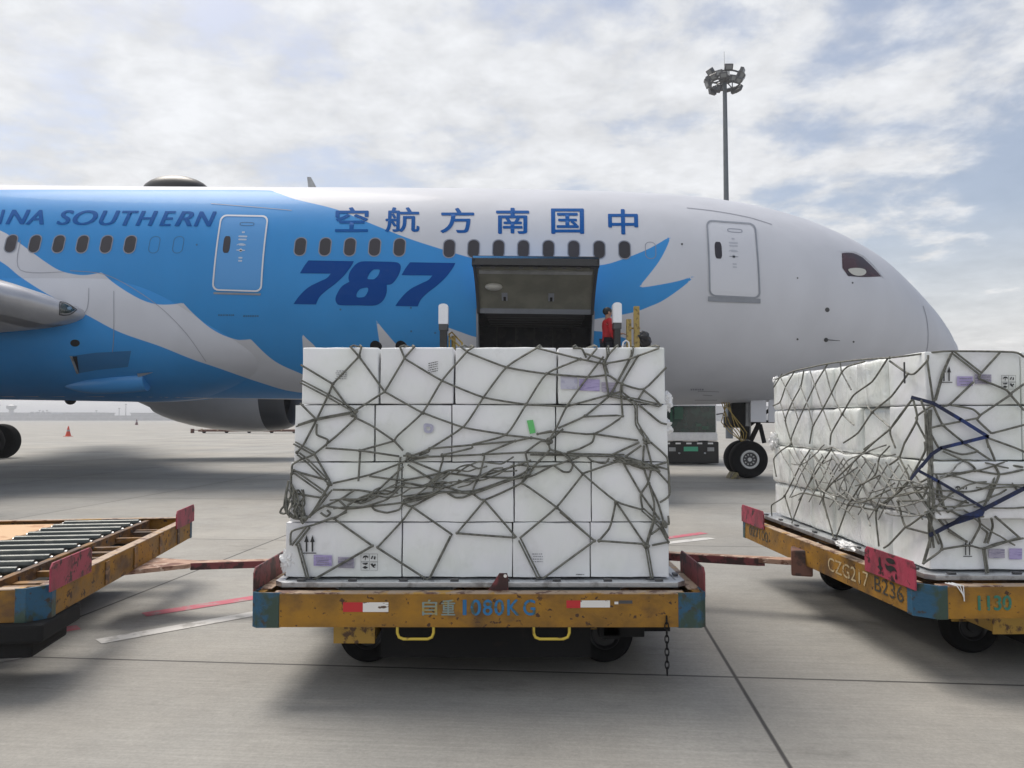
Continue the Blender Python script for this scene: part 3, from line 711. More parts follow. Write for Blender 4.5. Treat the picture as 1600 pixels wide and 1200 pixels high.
# passenger doors
def quad(c):                                       # unit square (-.5...5) -> photo quad TL TR BR BL
    def f(u, v):
        u, v = u + .5, .5 - v
        a = Vector(c[0]).lerp(Vector(c[1]), u); b = Vector(c[3]).lerp(Vector(c[2]), u); return a.lerp(b, v)
    return f
def pdoor(c, frame, hatch, bow, cn):
    q = quad(c)
    F = lambda off, bend=1: (lambda u, v: hit(*(q(u, v) + Vector((bow * (.25 - v * v) * 4, 0)) * bend), off))
    L_ = lambda u0, u1, v0, v1, r=.1: [(u0 + (u1 - u0) * (a + .5), v0 + (v1 - v0) * (b + .5)) for a, b in rrect(1, 1, r)]
    out_ = [(x / 1.0, y * 1.0) for x, y in rrect(1, 1, .1)]
    W, H = 78., 121.
    def rr(mx): return [(x / W, y / H) for x, y in rrect(W - mx, H - mx, 10 - mx / 3)]
    d = lay([curve2d([rr(5)])], F(.010), 'cabin_door', Mt['doorskin' + cn], air, (.2, .06))
    lay([curve2d([rr(0), rr(5)])], F(.022), 'door_frame', frame, d, (.2, .06))
    lay([curve2d([L_(-.36, -.22, -.0, .22, .3)])], F(.016), 'door_window', Mt['glasspane'], d, (0, .05))
    lay([curve2d([L_(-.08, .22, .36, .41, .3), L_(-.065, .205, .368, .402, .3)])], F(.014), 'vent_outline', hatch, d, (.1, 0))
    lay([curve2d([L_(-.08, .10, .035, .045, .3)]), curve2d([catmull([(-.03, .04), (.01, .062), (.05, .04), (.01, .018)], 4, True)])], F(.016), 'door_handle', frame, d)
    lay([curve2d([L_(-.012, .035, .028, .045, .3)])], F(.020), 'handle_recess', Mt['black'], d)
    arc = [(.01 + .10 * cos(R(a)), .09 + .035 * sin(R(a))) for a in range(25, 156, 10)]
    notes = [stroke(arc, .012)] + [curve2d([L_(-.01 - w_, .05 + w_, v0, v0 + .022, .2)]) for v0, w_ in ((.21, .06), (.17, .055), (.10, .03), (-.07, .01), (-.11, .01), (.265, .0))]
    lay(notes, F(.014), 'door_notices', Mt['notice' + cn], d)
    return d, F
Mt['doorskinw'] = mat('white_door_skin', WHITE, .42, coat=.3); Mt['doorskinb'] = mat('blue_door_skin', BLUE, .42, coat=.3)
Mt['noticew'] = mat('grey_notices', (.42, .44, .50), .5); Mt['noticeb'] = mat('pale_notices', (.42, .52, .66), .5)
d1, F1 = pdoor([(345.5, 336), (420.5, 337.5), (409.5, 456.5), (331.5, 454)], Mt['doorwhite'], Mt['seam2'], -1.6, 'b')
d2, F2 = pdoor([(1102.5, 344), (1180, 349.5), (1188, 467), (1107.5, 463)], Mt['doorgrey'], Mt['frame'], 1.2, 'w')
px('door_sill', Mt['doorgrey'], loops=[[(1106, 463), (1188, 467), (1188, 474), (1106, 471)]], off=.018, parent=d2)
px('door_sill', Mt['doorgrey'], loops=[[(334, 456.5), (408, 458.5), (407, 461.5), (334, 459.5)]], off=.014, parent=d1)

# seams, rivets, ports
SEAM = [[(330, 318.5), (400, 324), (456, 329)], [(1073, 325), (1120, 330.5), (1170, 340), (1206, 351)], [(1442, 478), (1448, 500), (1450, 530), (1446, 556), (1440, 575)],
        [(110, 423), (160, 428), (200, 446), (250, 480), (290, 520), (322, 565)], [(32, 376), (32, 422), (100, 425)], [(139, 450), (137, 480), (128, 494)], [(178, 455), (178, 520), (176, 550)]]
px('panel_seams', Mt['seam'], parts=[stroke(catmull(p, 6), .85) for p in SEAM], cut=(0, 0), off=.009, bv=BF)
cir = lambda x, y, r, ry=None, n=14: [(x + r * cos(2 * pi * i / n), y + (ry or r) * sin(2 * pi * i / n)) for i in range(n)]
for x, y, r in ((1292.5, 484, 3.6), (1290.5, 531, 3.4), (1246, 530, 1.6), (1333.5, 534, 1.6), (1246, 434.5, 1.3), (1065.5, 381.5, 1.7), (1332, 442, 1.4)):
    px('pressure_port', Mt['dgrey'], loops=[cir(x, y, r)], off=.006)
for x, y in ((307.5, 382.5), (532, 483.5), (642, 481), (642.5, 517.5), (680, 520)): px('pressure_port', Mt['seam2'], loops=[cir(x, y, 1.6)], off=.006)
px('pressure_port', Mt['seam'], loops=[cir(276.5, 485, 4.5)], off=.006)
px('access_panel', Mt['seam'], parts=[stroke([(1091, 611), (1123, 612), (1120, 625), (1086, 625), (1091, 611)], .9), stroke([(1098, 617), (1113, 618)], .9)], cut=(0, 0), off=.006)
pp = hit(1291, 531, 0); MB().tube([pp, pp + Vector((.02, -.09, -.01)), pp + Vector((.30, -.10, -.03))], [.02, .014, .008]).build('pitot_probe', Mt['dgrey'], air, smooth=40)
# cockpit window
cw = px('cockpit_window', mat('cockpit_glass', (.03, .018, .022), .15, coat=.3, c2=(.06, .022, .026), s2=2.2), loops=[catmull([(1315, 396, 'c'), (1322, 395), (1334, 396), (1347, 402, 'c'), (1362, 416), (1376.5, 432, 'c'), (1350, 433), (1325, 431.5, 'c'), (1316, 419, 'c')], 3, True)], cut=(6, 6), off=.008)
px('sun_blind', Mt['shade'], loops=[catmull([(1325, 421), (1338, 419), (1350, 421), (1353, 426), (1348, 430.5), (1338, 431), (1330, 428)], 3, True)], cut=(6, 6), off=.014, parent=cw)
px('window_frame', Mt['doorskinw'], parts=[stroke([(1312, 393), (1334, 393), (1348.5, 400), (1364, 414), (1380, 434)], 1.8)], cut=(0, 0), off=.02, parent=cw)
for x0_, x1_, y_ in ((341, 366, 491), (380, 404, 492.5), (1079, 1098, 607)):
    r9 = random.Random(int(x0_)); x_ = x0_; pt = []
    while x_ < x1_:
        w_ = r9.uniform(1.6, 3.2); pt.append(([(x_, y_), (x_ + w_, y_), (x_ + w_, y_ + 2.6), (x_, y_ + 2.6)], [(0, 1, 2, 3)])); x_ += w_ + 1
    px('skin_stencil', Mt['seam2'] if x0_ < 800 else Mt['seam'], parts=pt, cut=(0, 0), off=.009)
# cargo bay and its open door
def cargo():
    t = (DT0, DT1); ins = MB()
    a0, a1 = DS0 - .0, DS1 + .0; ny = 10
    # reveal frame round the opening
    fr = MB()
    n = 14; vo = []
    path = [(a0, t[0] + (t[1] - t[0]) * i / n) for i in range(n + 1)] + [(a0 + (a1 - a0) * i / 8, t[1]) for i in range(1, 9)] + [(a1, t[1] - (t[1] - t[0]) * i / n) for i in range(1, n + 1)] + [(a1 - (a1 - a0) * i / 8, t[0]) for i in range(1, 8)]
    cs, ct = (a0 + a1) / 2, (t[0] + t[1]) / 2; m = len(path)
    for s, th in path: fr.v.append(tuple(SF(s, th, .012)))
    for s, th in path: fr.v.append(tuple(SF(s + (.05 if s > cs else -.05), th + (.016 if th > ct else -.016), .012)))
    for s, th in path: fr.v.append(tuple(SF(s, th, -.30)))
    for i in range(m):
        j = (i + 1) % m; fr.f += [(i, j, m + j, m + i), (i, j, 2 * m + j, 2 * m + i)]
    fr.build('cargo_door_frame', Mt['doorgrey'], air, smooth=30)
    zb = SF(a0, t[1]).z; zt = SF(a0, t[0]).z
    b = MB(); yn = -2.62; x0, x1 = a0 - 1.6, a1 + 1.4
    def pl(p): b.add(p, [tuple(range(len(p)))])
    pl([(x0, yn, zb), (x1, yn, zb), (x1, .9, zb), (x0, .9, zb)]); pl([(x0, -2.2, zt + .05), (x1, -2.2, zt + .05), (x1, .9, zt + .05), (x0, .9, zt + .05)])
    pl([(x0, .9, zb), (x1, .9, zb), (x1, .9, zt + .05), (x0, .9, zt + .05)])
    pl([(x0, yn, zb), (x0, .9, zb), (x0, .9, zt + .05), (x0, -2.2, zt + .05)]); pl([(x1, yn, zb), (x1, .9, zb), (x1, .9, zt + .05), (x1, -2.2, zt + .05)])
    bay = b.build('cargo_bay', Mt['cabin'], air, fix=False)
    pn = MB()
    for x in np.arange(x0 + .2, x1, .55): pn.box(x, x + .03, .84, .895, zb, zt + .04)
    pn.box(x0, x1, .80, .893, zb + .9, zb + .93); pn.build('lining_rib', Mt['dgrey'], bay)
    hd = MB()
    for k in range(5): hd.box(a0 + .15, a1 - .15, -2.1 + .5 * k, -2.04 + .5 * k, zt - .06, zt + .045)
    hd.build('ceiling_rail', Mt['dgrey'], bay)
    bx = MB(); bx.box(a0 + 1.15, a0 + 1.45, .3, .7, zb, zb + .62); bx.build('stowed_panel', Mt['greymetal'], bay)
    # door leaf swung out and up about its top edge
    H = SF(a0, t[0], .03); arc = [SF(0, t[0] + (t[1] - t[0]) * i / 16, 0) - SF(0, t[0], 0) for i in range(17)]
    tgt = AI @ P(838, 404, 17.05); Hm = SF((a0 + a1) / 2, t[0], .05)
    c0 = Vector((0, arc[-1].y, arc[-1].z)); c1 = Vector((0, tgt.y - Hm.y, tgt.z - Hm.z))
    ang = atan2(c1.z, c1.y) - atan2(c0.z, c0.y); k = c1.length / c0.length
    rot = Matrix.Rotation(ang, 3, 'X')
    pr = [rot @ Vector((0, v.y, v.z)) * k for v in arc]
    def leaf(x_in0, x_in1, i0, i1, off0, off1):
        b = MB(); nn = i1 - i0 + 1
        def nrm(i):
            tt = pr[min(i + 1, 16)] - pr[max(i - 1, 0)]; return Vector((0, -tt.z, tt.y)).normalized()
        for xx in (a0 + x_in0, a1 - x_in1):
            for off in (off0, off1):
                for i in range(i0, i1 + 1): b.v.append(tuple(Vector((xx, Hm.y, Hm.z)) + pr[i] + nrm(i) * off))
        for i in range(nn - 1):
            b.f += [(i, i + 1, nn + i + 1, nn + i), (2 * nn + i, 2 * nn + i + 1, 3 * nn + i + 1, 3 * nn + i), (i, i + 1, 2 * nn + i + 1, 2 * nn + i), (nn + i, nn + i + 1, 3 * nn + i + 1, 3 * nn + i)]
        b.f += [(0, nn, 3 * nn, 2 * nn), (nn - 1, 2 * nn - 1, 4 * nn - 1, 3 * nn - 1)]
        return b
    up = 1 if (Vector((0, -(pr[9] - pr[7]).z, (pr[9] - pr[7]).y))).z > 0 else -1   # which way is the outer skin
    lf = leaf(0, 0, 0, 16, .0, .05 * up).build('cargo_door', Mt['doorskinb'], air, smooth=40)
    leaf(.03, .03, 1, 15, -.05 * up, -.001 * up).build('inner_liner', Mt['liner'], lf, smooth=40)
    leaf(-.02, 2.86 - .05 if False else (a1 - a0) - .06, 0, 16, -.10 * up, -.0 * up).build('side_rail', Mt['dgrey'], lf, smooth=40)
    leaf((a1 - a0) - .06, -.02, 0, 16, -.10 * up, -.0 * up).build('side_rail', Mt['dgrey'], lf, smooth=40)
    leaf(-.02, -.02, 15, 16, -.16 * up, .06 * up).build('latch_edge', Mt['black'], lf)
    lt = MB()
    for i in range(9):
        x = a0 + .12 + i * (a1 - a0 - .24) / 8; q = Vector((x, Hm.y, Hm.z)) + pr[15]; lt.box(x - .05, x + .05, q.y - .06, q.y + .10, q.z - .17, q.z - .06)
    lt.build('latch_hook', Mt['dgrey'], lf, bevel=.01)
    leaf(.10, .10, 11, 12, -.085 * up, -.049 * up).build('stiffener', Mt['greymetal'], lf)
    leaf(.04, .04, 0, 1, -.09 * up, -.0 * up).build('hinge_beam', Mt['doorgrey'], lf)
    for dx in (.60, 1.72):
        w = leaf(dx, (a1 - a0) - dx - .14, 3, 5, -.062 * up, -.049 * up).build('latch_window', Mt['doorgrey'], lf)
        leaf(dx + .04, (a1 - a0) - dx - .10, 3, 4, -.07 * up, -.061 * up).build('pane', Mt['black'], w)
    sg = MB(); q = Vector((a0 + .42, Hm.y, Hm.z)) + pr[7]; sg.ball(q - Vector((0, 0, .07)), (.21, .20, .09)); sg.build('lamp_dome', mat('pale_lamp_cover', (.5, .5, .47), .4), lf, smooth=60)
cargo()

# roof fittings
pc = SF(-9.76, 0)
MB().ball(pc + Vector((0, 0, -.10)), (1.0, .62, .52), 14).build('antenna_dome', Mt['black'], air, smooth=60)
q = SF(-5.75, 0); fa = MB(); fa.prism([(0, -.02), (.30, -.02), (.05, .42), (-.06, .42)], lambda u, v, w: Vector((q.x - .15 + u, q.y + w - .015, q.z + v)), .03); fa.build('blade_antenna', Mt['greymetal'], air, bevel=.006)
# fairing details
px('air_outlet', Mt['black'], loops=[cir(117.5, 536, 7.6, 5.6)], off=.008, bv=BF)
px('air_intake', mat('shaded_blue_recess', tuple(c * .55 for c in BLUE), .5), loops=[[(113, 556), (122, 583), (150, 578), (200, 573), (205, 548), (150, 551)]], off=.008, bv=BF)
px('intake_lip', Mt['alu'], loops=[[(109.5, 556), (113.5, 556), (123.5, 583), (120, 583.5)]], off=.02, bv=BF)
px('intake_throat', Mt['black'], loops=[[(114, 557), (121, 556.5), (124, 582), (124, 583)]], off=.016, bv=BF)
sc = [hit(95 + 12 * i, 603 - .8 * i, 0, BF) for i in range(12)]
if all(sc):
    m = MB(); rr_ = [.01, .10, .17, .22, .25, .27, .28, .29, .29, .29, .28, .27]
    m.tube([p + Vector((0, .08, 0)) for p in sc], rr_, 12); o = m.build('exhaust_scoop', Mt['doorskinb'], air, smooth=60)
px('scoop_mouth', Mt['black'], loops=[[(205, 590), (212, 589), (222, 604), (214, 604)]], off=.05, bv=BF)
px('scoop_lip', Mt['alu'], loops=[[(215, 582), (240, 580), (224, 585.5), (216, 588)]], off=.04, bv=BF)
bq = AI @ P(110, 627, 21.9); MB().ball(bq + Vector((0, 0, .04)), (.16, .12, .14)).build('beacon', Mt['black'], air, smooth=60)

# wings
def naca(n=22):
    up = []; lo = []
    for i in range(n + 1):
        x = (1 - cos(pi * i / n)) / 2
        y = 5 * (.2969 * sqrt(x) - .1260 * x - .3516 * x * x + .2843 * x ** 3 - .1036 * x ** 4)
        up.append((x, y)); lo.append((x, -y * .9))
    return up[::-1] + lo[1:]
def wing(side):
    r0 = AI @ P(138, 492, 18.9); r1 = AI @ P(100, 484, 18.35); r2 = AI @ P(50, 470, 17.95); r3 = AI @ P(0, 459, 17.35)
    d = (r3 - r2); secs = []
    for p, ch, tk in ((r0 + Vector((.1, .3, 0)), 11.2, .70), (r0, 11.0, .95), (r1, 10.6, 1.35), (r2, 10.3, 1.45), (r3, 9.9, 1.42)): secs.append((p, ch, tk))
    y3 = r3.y
    for yy, z_, ch, tk in ((-7.0, .1, 8.3, .95), (-10, .45, 6.6, .8), (-16, 1.2, 4.9, .55), (-23, 2.3, 3.2, .32), (-28, 3.3, 1.9, .18), (-29.6, 3.8, .7, .06)):
        secs.append((Vector((r3.x + (yy - y3) * .69, yy, r3.z + z_)), ch, tk))
    af = naca(); n = len(af); m = MB(); le = MB()
    P_ = [[Vector((p.x - x * ch, p.y * side, p.z + y * tk - .02 * x * ch)) for x, y in af] for p, ch, tk in [(p, ch, tk / .1 * .1) for p, ch, tk in secs]]
    k0 = next(i for i, a in enumerate(af) if a[0] < .055); k1 = n - 1 - next(i for i, a in enumerate(af[::-1]) if a[0] < .055)
    for mm, rng in ((le, range(k0 - 1, k1 + 1)), (m, list(range(k1, n - 1)) + list(range(0, k0)))):
        base = len(mm.v)
        for rowp in P_: mm.v += [tuple(v) for v in rowp]
        for i in range(len(P_) - 1):
            for k in rng:
                if 0 <= k < n - 1: mm.f.append((i * n + k, i * n + k + 1, (i + 1) * n + k + 1, (i + 1) * n + k))
    w = m.build('wing', Mt['wing'], air, smooth=50); l_ = le.build('leading_edge', Mt['lead'], w, smooth=60)
    return w, P_, n
w_r, WP, wn_ = wing(1)
wing(-1)
# landing light let into the root of the near wing
wv = [v for r_ in WP for v in r_]; wf = [(i * wn_ + k, i * wn_ + k + 1, (i + 1) * wn_ + k + 1, (i + 1) * wn_ + k) for i in range(len(WP) - 1) for k in range(wn_ - 1)]
BW = BVHTree.FromPolygons(wv, wf)
ll = px('landing_light', mat('light_lens', (.03, .05, .05), .1, coat=1.0), loops=[catmull([(95.5, 474, 'c'), (105, 477), (117.5, 484.5, 'c'), (107, 489), (94, 489.5, 'c')], 4, True)], cut=(5, 4), off=.012, bv=BW, parent=w_r)
px('lens_frame', Mt['dgrey'], parts=[stroke(catmull([(93.5, 472, 'c'), (105, 475), (119.5, 484.5, 'c'), (107, 491.5), (93, 491.5, 'c'), (93.5, 472)], 4), 1.6)], cut=(0, 0), off=.016, bv=BW, parent=w_r)
px('reflector', mat('lamp_reflector', (.5, .55, .52), .2, .8), loops=[cir(108, 482, 3.8, 2.6)], cut=(4, 3), off=.018, bv=BW, parent=w_r)

# engines (the far one shows below the belly)
def engine(side):
    cy = 9.75 * side; e = empty('engine', None, None); del_ = [e]; e.parent = air
    zc = (AI @ Vector((-11, 31.3, 2.80))).z
    e.location = (0, cy, 0)
    x0 = (AI @ P(455, 650, 31.3)).x; x1 = (AI @ P(236, 630, 31.3)).x; L_ = x0 - x1
    pr = [(1.0, 1.40), (.985, 1.47), (.95, 1.56), (.90, 1.61), (.76, 1.70), (.60, 1.71), (.42, 1.64), (.28, 1.52), (.16, 1.36), (.06, 1.17), (0.0, 1.02)]
    T = Matrix.Translation((x1, 0, zc))
    prof = [(u * L_, r) for u, r in pr]
    body = MB().lathe([p for p in [(.835 * L_, 1.655)] + prof if p[0] / L_ <= .84], 56, T, cap=False); nb = body.build('nacelle', Mt['nacelle'], e, smooth=60)
    dk = [(L_ * .90, 1.612), (L_ * .80, 1.685)]
    MB().lathe([(.8355 * L_, 1.655), (.90 * L_, 1.612), (.95 * L_, 1.565), (.985 * L_, 1.475), (1.0 * L_, 1.40), (.985 * L_, 1.33), (.9 * L_, 1.30)], 56, T, cap=False).build('inlet_lip', Mt['lip'], e, smooth=60)
    MB().lathe([(.9 * L_, 1.30), (.72 * L_, 1.42), (.719 * L_, .3), (.80 * L_, .02)], 48, T, cap=False).build('fan', Mt['black'], e, smooth=60)
    MB().lathe([(.02 * L_, 1.0), (.30 * L_, 1.1), (.0, .72), (-.16 * L_, .42), (-.17 * L_, .36)][0:1] + [(.05 * L_, .98), (-.02 * L_, .86), (-.12 * L_, .62), (-.19 * L_, .46)], 40, T).build('core_nozzle', Mt['nacelle'], e, smooth=60)
    MB().lathe([(-.17 * L_, .40), (-.24 * L_, .30), (-.31 * L_, .02)], 24, T).build('exhaust_plug', Mt['greymetal'], e, smooth=60)
    py = MB(); py.prism([(.92 * L_, zc + 1.5), (.2 * L_, zc + 2.2), (-.6 * L_, zc + 1.9), (-.4 * L_, zc + .7), (.3 * L_, zc + 1.1)], lambda u, v, w: Vector((x1 + u, -.15 + w, v)), .3); py.build('pylon', Mt['nacelle'], e, bevel=.04)
    return e
engine(1); engine(-1)
tf = MB(); tf.prism([(-33, 2.6), (-41.5, 2.2), (-45.5, 9.5), (-43, 9.6)], lambda u, v, w: Vector((u, w - .2, v)), .4); tf.build('tail_fin', Mt['skinpaint'], air, bevel=.1)

# landing gear
def wheel(parent, c, r, w, hub, hubmat, ax=Vector((0, 1, 0))):
    """tyre with its rim; c centre in parent space, axle along local y"""
    T = Matrix.Translation(c) @ Matrix.Rotation(pi / 2, 4, 'Z')
    pf = []
    for i in range(13):
        a = pi * i / 12; pf.append((w / 2 * -cos(a) * (1 if True else 1), r - (r * .16) * (1 - sin(a) ** .6)))
    t = MB().lathe([(-w / 2 * .86, hub)] + pf + [(w / 2 * .86, hub)], 44, T, cap=False).build('tyre', Mt['rubber'], parent, smooth=50)
    m = MB()
    for sg in (-1, 1):
        m.lathe([(sg * w * .43, hub * 1.02), (sg * w * .46, hub * .95), (sg * w * .42, hub * .86), (sg * w * .30, hub * .80), (sg * w * .30, hub * .42), (sg * w * .40, hub * .36), (sg * w * .40, .001)], 36, T, cap=False)
    rm = m.build('rim', hubmat, parent, smooth=40)
    return t, rm
def gear_nose():
    c = AI @ P(1169, 716, 21.0); c0 = AI @ Vector((P(1169, 716, 21.0).x, 21.0, .51)); s = c0.x
    e = empty('nose_gear', None, None); e.parent = air; e.location = (s, 0, 0)
    zt = herm(s, 1) - herm(s, 2)
    rimm = mat('pale_rim_paint', (.55, .56, .56), .4); yb = c0.y
    for yy in (yb, yb + .62):
        w = bpy.data.objects.new('nose_wheel', None); COL.objects.link(w); w.parent = e; w.location = (0, yy, c0.z)
        wheel(w, Vector((0, 0, 0)), .51, .38, .26, Mt['dgrey'])
        MB().lathe([(-.185, .25), (-.20, .235), (-.195, .20), (-.17, .19)], 36, Matrix.Rotation(pi / 2, 4, 'Z'), cap=False).build('rim_ring', rimm, w, smooth=40)
        bl = MB()
        for k in range(10):
            a = 2 * pi * k / 10; bl.lathe([(-.165, .018), (-.12, .018)], 8, Matrix.Rotation(pi / 2, 4, 'Z') @ Matrix.Translation((0, .13 * cos(a), .13 * sin(a))))
        bl.lathe([(-.19, .05), (-.12, .06)], 16, Matrix.Rotation(pi / 2, 4, 'Z')); bl.build('wheel_bolts', rimm, w, smooth=40)
    ym = yb + .31
    st = MB(); st.tube([(0, yb - .1, c0.z), (0, yb + .72, c0.z)], .06, 12); st.tube([(0, ym, c0.z), (.05, ym, zt + .2)], .085, 14); st.tube([(.02, ym, c0.z + .55), (.05, ym, zt + .2)], .13, 14); st.build('strut', Mt['greymetal'], e, smooth=40)
    br = MB(); br.tube([(.03, ym, c0.z + .85), (1.0, ym, zt + .1)], .05); br.tube([(.10, ym - .18, c0.z + .5), (.30, ym - .22, c0.z + .95), (.26, ym - .2, c0.z + 1.1)], .07); br.tube([(.46, ym - .22, c0.z + .45), (.34, ym - .22, c0.z + .95)], .06)
    br.box(.15, .72, ym - .28, ym + .28, c0.z + 1.00, c0.z + 1.07); br.build('drag_brace', Mt['blackmetal'], e, smooth=40)
    tb = MB(); tb.box(-.42, -.05, ym - .24, ym + .24, c0.z + .85, zt + .15); tb.box(-.20, .05, ym - .30, ym - .2, c0.z + .55, c0.z + .9); tb.build('steering_unit', Mt['blackmetal'], e, bevel=.03)
    hs = MB()
    for k in range(6):
        a = rnd.uniform(-.25, .15); pts = [(-.55 - .1 * k % .3, ym - .25 - .03 * k, zt + .05), (-.75 + .12 * k, ym - .38, c0.z + 1.0 - .03 * k), (-.5 + .09 * k, ym - .34, c0.z + .72), (-.2 + .02 * k, ym - .30, c0.z + .5 - .02 * k)]
        hs.tube([Vector((a_, b_, 0)) + Vector((0, 0, z_)) for (a_, b_), z_ in zip([(p[0], p[1]) for p in pts], [p[2] for p in pts])], .014)
    hs.build('hydraulic_hose', Mt['ochre'], e, smooth=60)
    for x0, x1, nm in ((.02, .44, 0), (.50, .95, 1)):
        d = MB(); d.box(x0, x1, yb - .16, yb - .12, zt - .52, zt + .28); d.build('gear_door', Mt['doorskinw'], e, bevel=.015)
    ck = MB(); ck.prism([(0, 0), (.26, 0), (.20, .17), (.10, .17)], lambda u, v, w: Vector((u, w, v)), .5)
    o = ck.build('wheel_chock', mat('grimy_yellow_chock', (.20, .17, .08), .7, c2=(.06, .05, .04), s2=9), None, bevel=.01); wp = AM @ Vector((s, yb, 0))
    o.location = (wp.x - .66, wp.y - .35, .0); tag(o, 'grimy yellow wheel chock against the front of the nose wheels', 'chock')
gear_nose()
def gear_main(side):
    xe = (AI @ P(28, 690, 31)).x - .62; wy = {1: 31.0, -1: 0}[side] if side == 1 else 0
    far = AI @ Vector((P(28, 690, 31).x, 31.0, .69)); y0 = far.y if side == 1 else -far.y
    e = empty('main_gear', None, None); e.parent = air; e.location = (0, 0, 0)
    for dx in (-.75, -2.25):
        for dy in (0, 1.0 * side):
            w = bpy.data.objects.new('main_wheel', None); COL.objects.link(w); w.parent = e; w.location = (xe + dx, y0 + dy, (AI @ Vector(((AM @ Vector((xe + dx, y0, -4))).x, 31 if side == 1 else 12, .69))).z if side == 1 else far.z - .0)
            wheel(w, Vector((0, 0, 0)), .72, .5, .30, Mt['black'])
    m = MB(); m.tube([(xe - 1.5, y0 + .5 * side, far.z), (xe - 1.5, y0 + .2 * side, far.z + 3.2)], .16, 14); m.tube([(xe - .7, y0 + .5 * side, far.z), (xe - 2.3, y0 + .5 * side, far.z)], .12, 12)
    m.build('strut', Mt['greymetal'], e, smooth=40)
gear_main(1)

# ------------------------------------------------------------------ dollies
def frame_outline(W, D, c=.10):
    return [(c, 0), (W - c, 0), (W, c), (W, D - c), (W - c, D), (c, D), (0, D - c), (0, c)]
def inset(poly, d):
    n = len(poly); out = []
    for i in range(n):
        a, b, c = Vector(poly[i - 1]), Vector(poly[i]), Vector(poly[(i + 1) % n])
        n1 = Vector((-(b - a).y, (b - a).x)).normalized(); n2 = Vector((-(c - b).y, (c - b).x)).normalized()
        m = (n1 + n2); m = m / m.length_squared * 2; out.append(tuple(b + m * d))
    return out
def rail_mesh(poly, z0, z1, fl=.055, th=.010):
    """closed C-section rail: web, top and bottom flanges"""
    m = MB(); sec = [(0, z0), (0, z1), (fl, z1), (fl, z1 - th), (th, z1 - th), (th, z0 + th), (fl, z0 + th), (fl, z0)]
    rings = [[(x, y, z) for (x, y) in [inset(poly, d)[i] for i in range(len(poly))]] for d, z in sec]
    n = len(poly); k = len(sec)
    for r_ in rings: m.v += r_
    for j in range(k):
        j2 = (j + 1) % k
        for i in range(n):
            i2 = (i + 1) % n; m.f.append((j * n + i, j * n + i2, j2 * n + i2, j2 * n + i))
    return m
def flat_text(parent, body, name, mt_, o, ux, uz, w, h, bold=.02, norm=None, off=.0025):
    vf = normal01(text2d(body, 0)); nn = norm; b = bold * .9
    if bold > .015:
        for i, (dx, dy) in enumerate(((b, 0), (-b, 0), (0, b * .7), (0, -b * .7))):
            lay([([(x + dx * h / w, y + dy) for x, y in vf[0]], vf[1])], (lambda k: lambda u, v: Vector(o) + Vector(ux) * (u * w) + Vector(uz) * (v * h) + Vector(nn) * (off + .0006 * (k + 1)))(i), name, mt_, parent) if False else None
        vs_ = []; fs_ = []
        for i, (dx, dy) in enumerate(((0, 0), (b, 0), (-b, 0), (0, b * .7), (0, -b * .7))):
            k0 = len(vs_); vs_ += [tuple(Vector(o) + Vector(ux) * ((x + dx * h / w) * w) + Vector(uz) * ((y + dy) * h) + Vector(nn) * (off + .0005 * i)) for x, y in vf[0]]; fs_ += [tuple(j + k0 for j in f) for f in vf[1]]
        m_ = MB(); m_.v = vs_; m_.f = fs_; return m_.build(name, mt_, parent, fix=False)
    return lay([vf], lambda u, v: Vector(o) + Vector(ux) * (u * w) + Vector(uz) * (v * h) + Vector(nn) * off, name, mt_, parent)
def flat_poly(parent, pts, name, mt_, o, ux, uz, norm, off=.0025):
    return lay([curve2d([pts])], lambda u, v: Vector(o) + Vector(ux) * u + Vector(uz) * v + Vector(norm) * off, name, mt_, parent)
Z0, Z1 = .412, .598
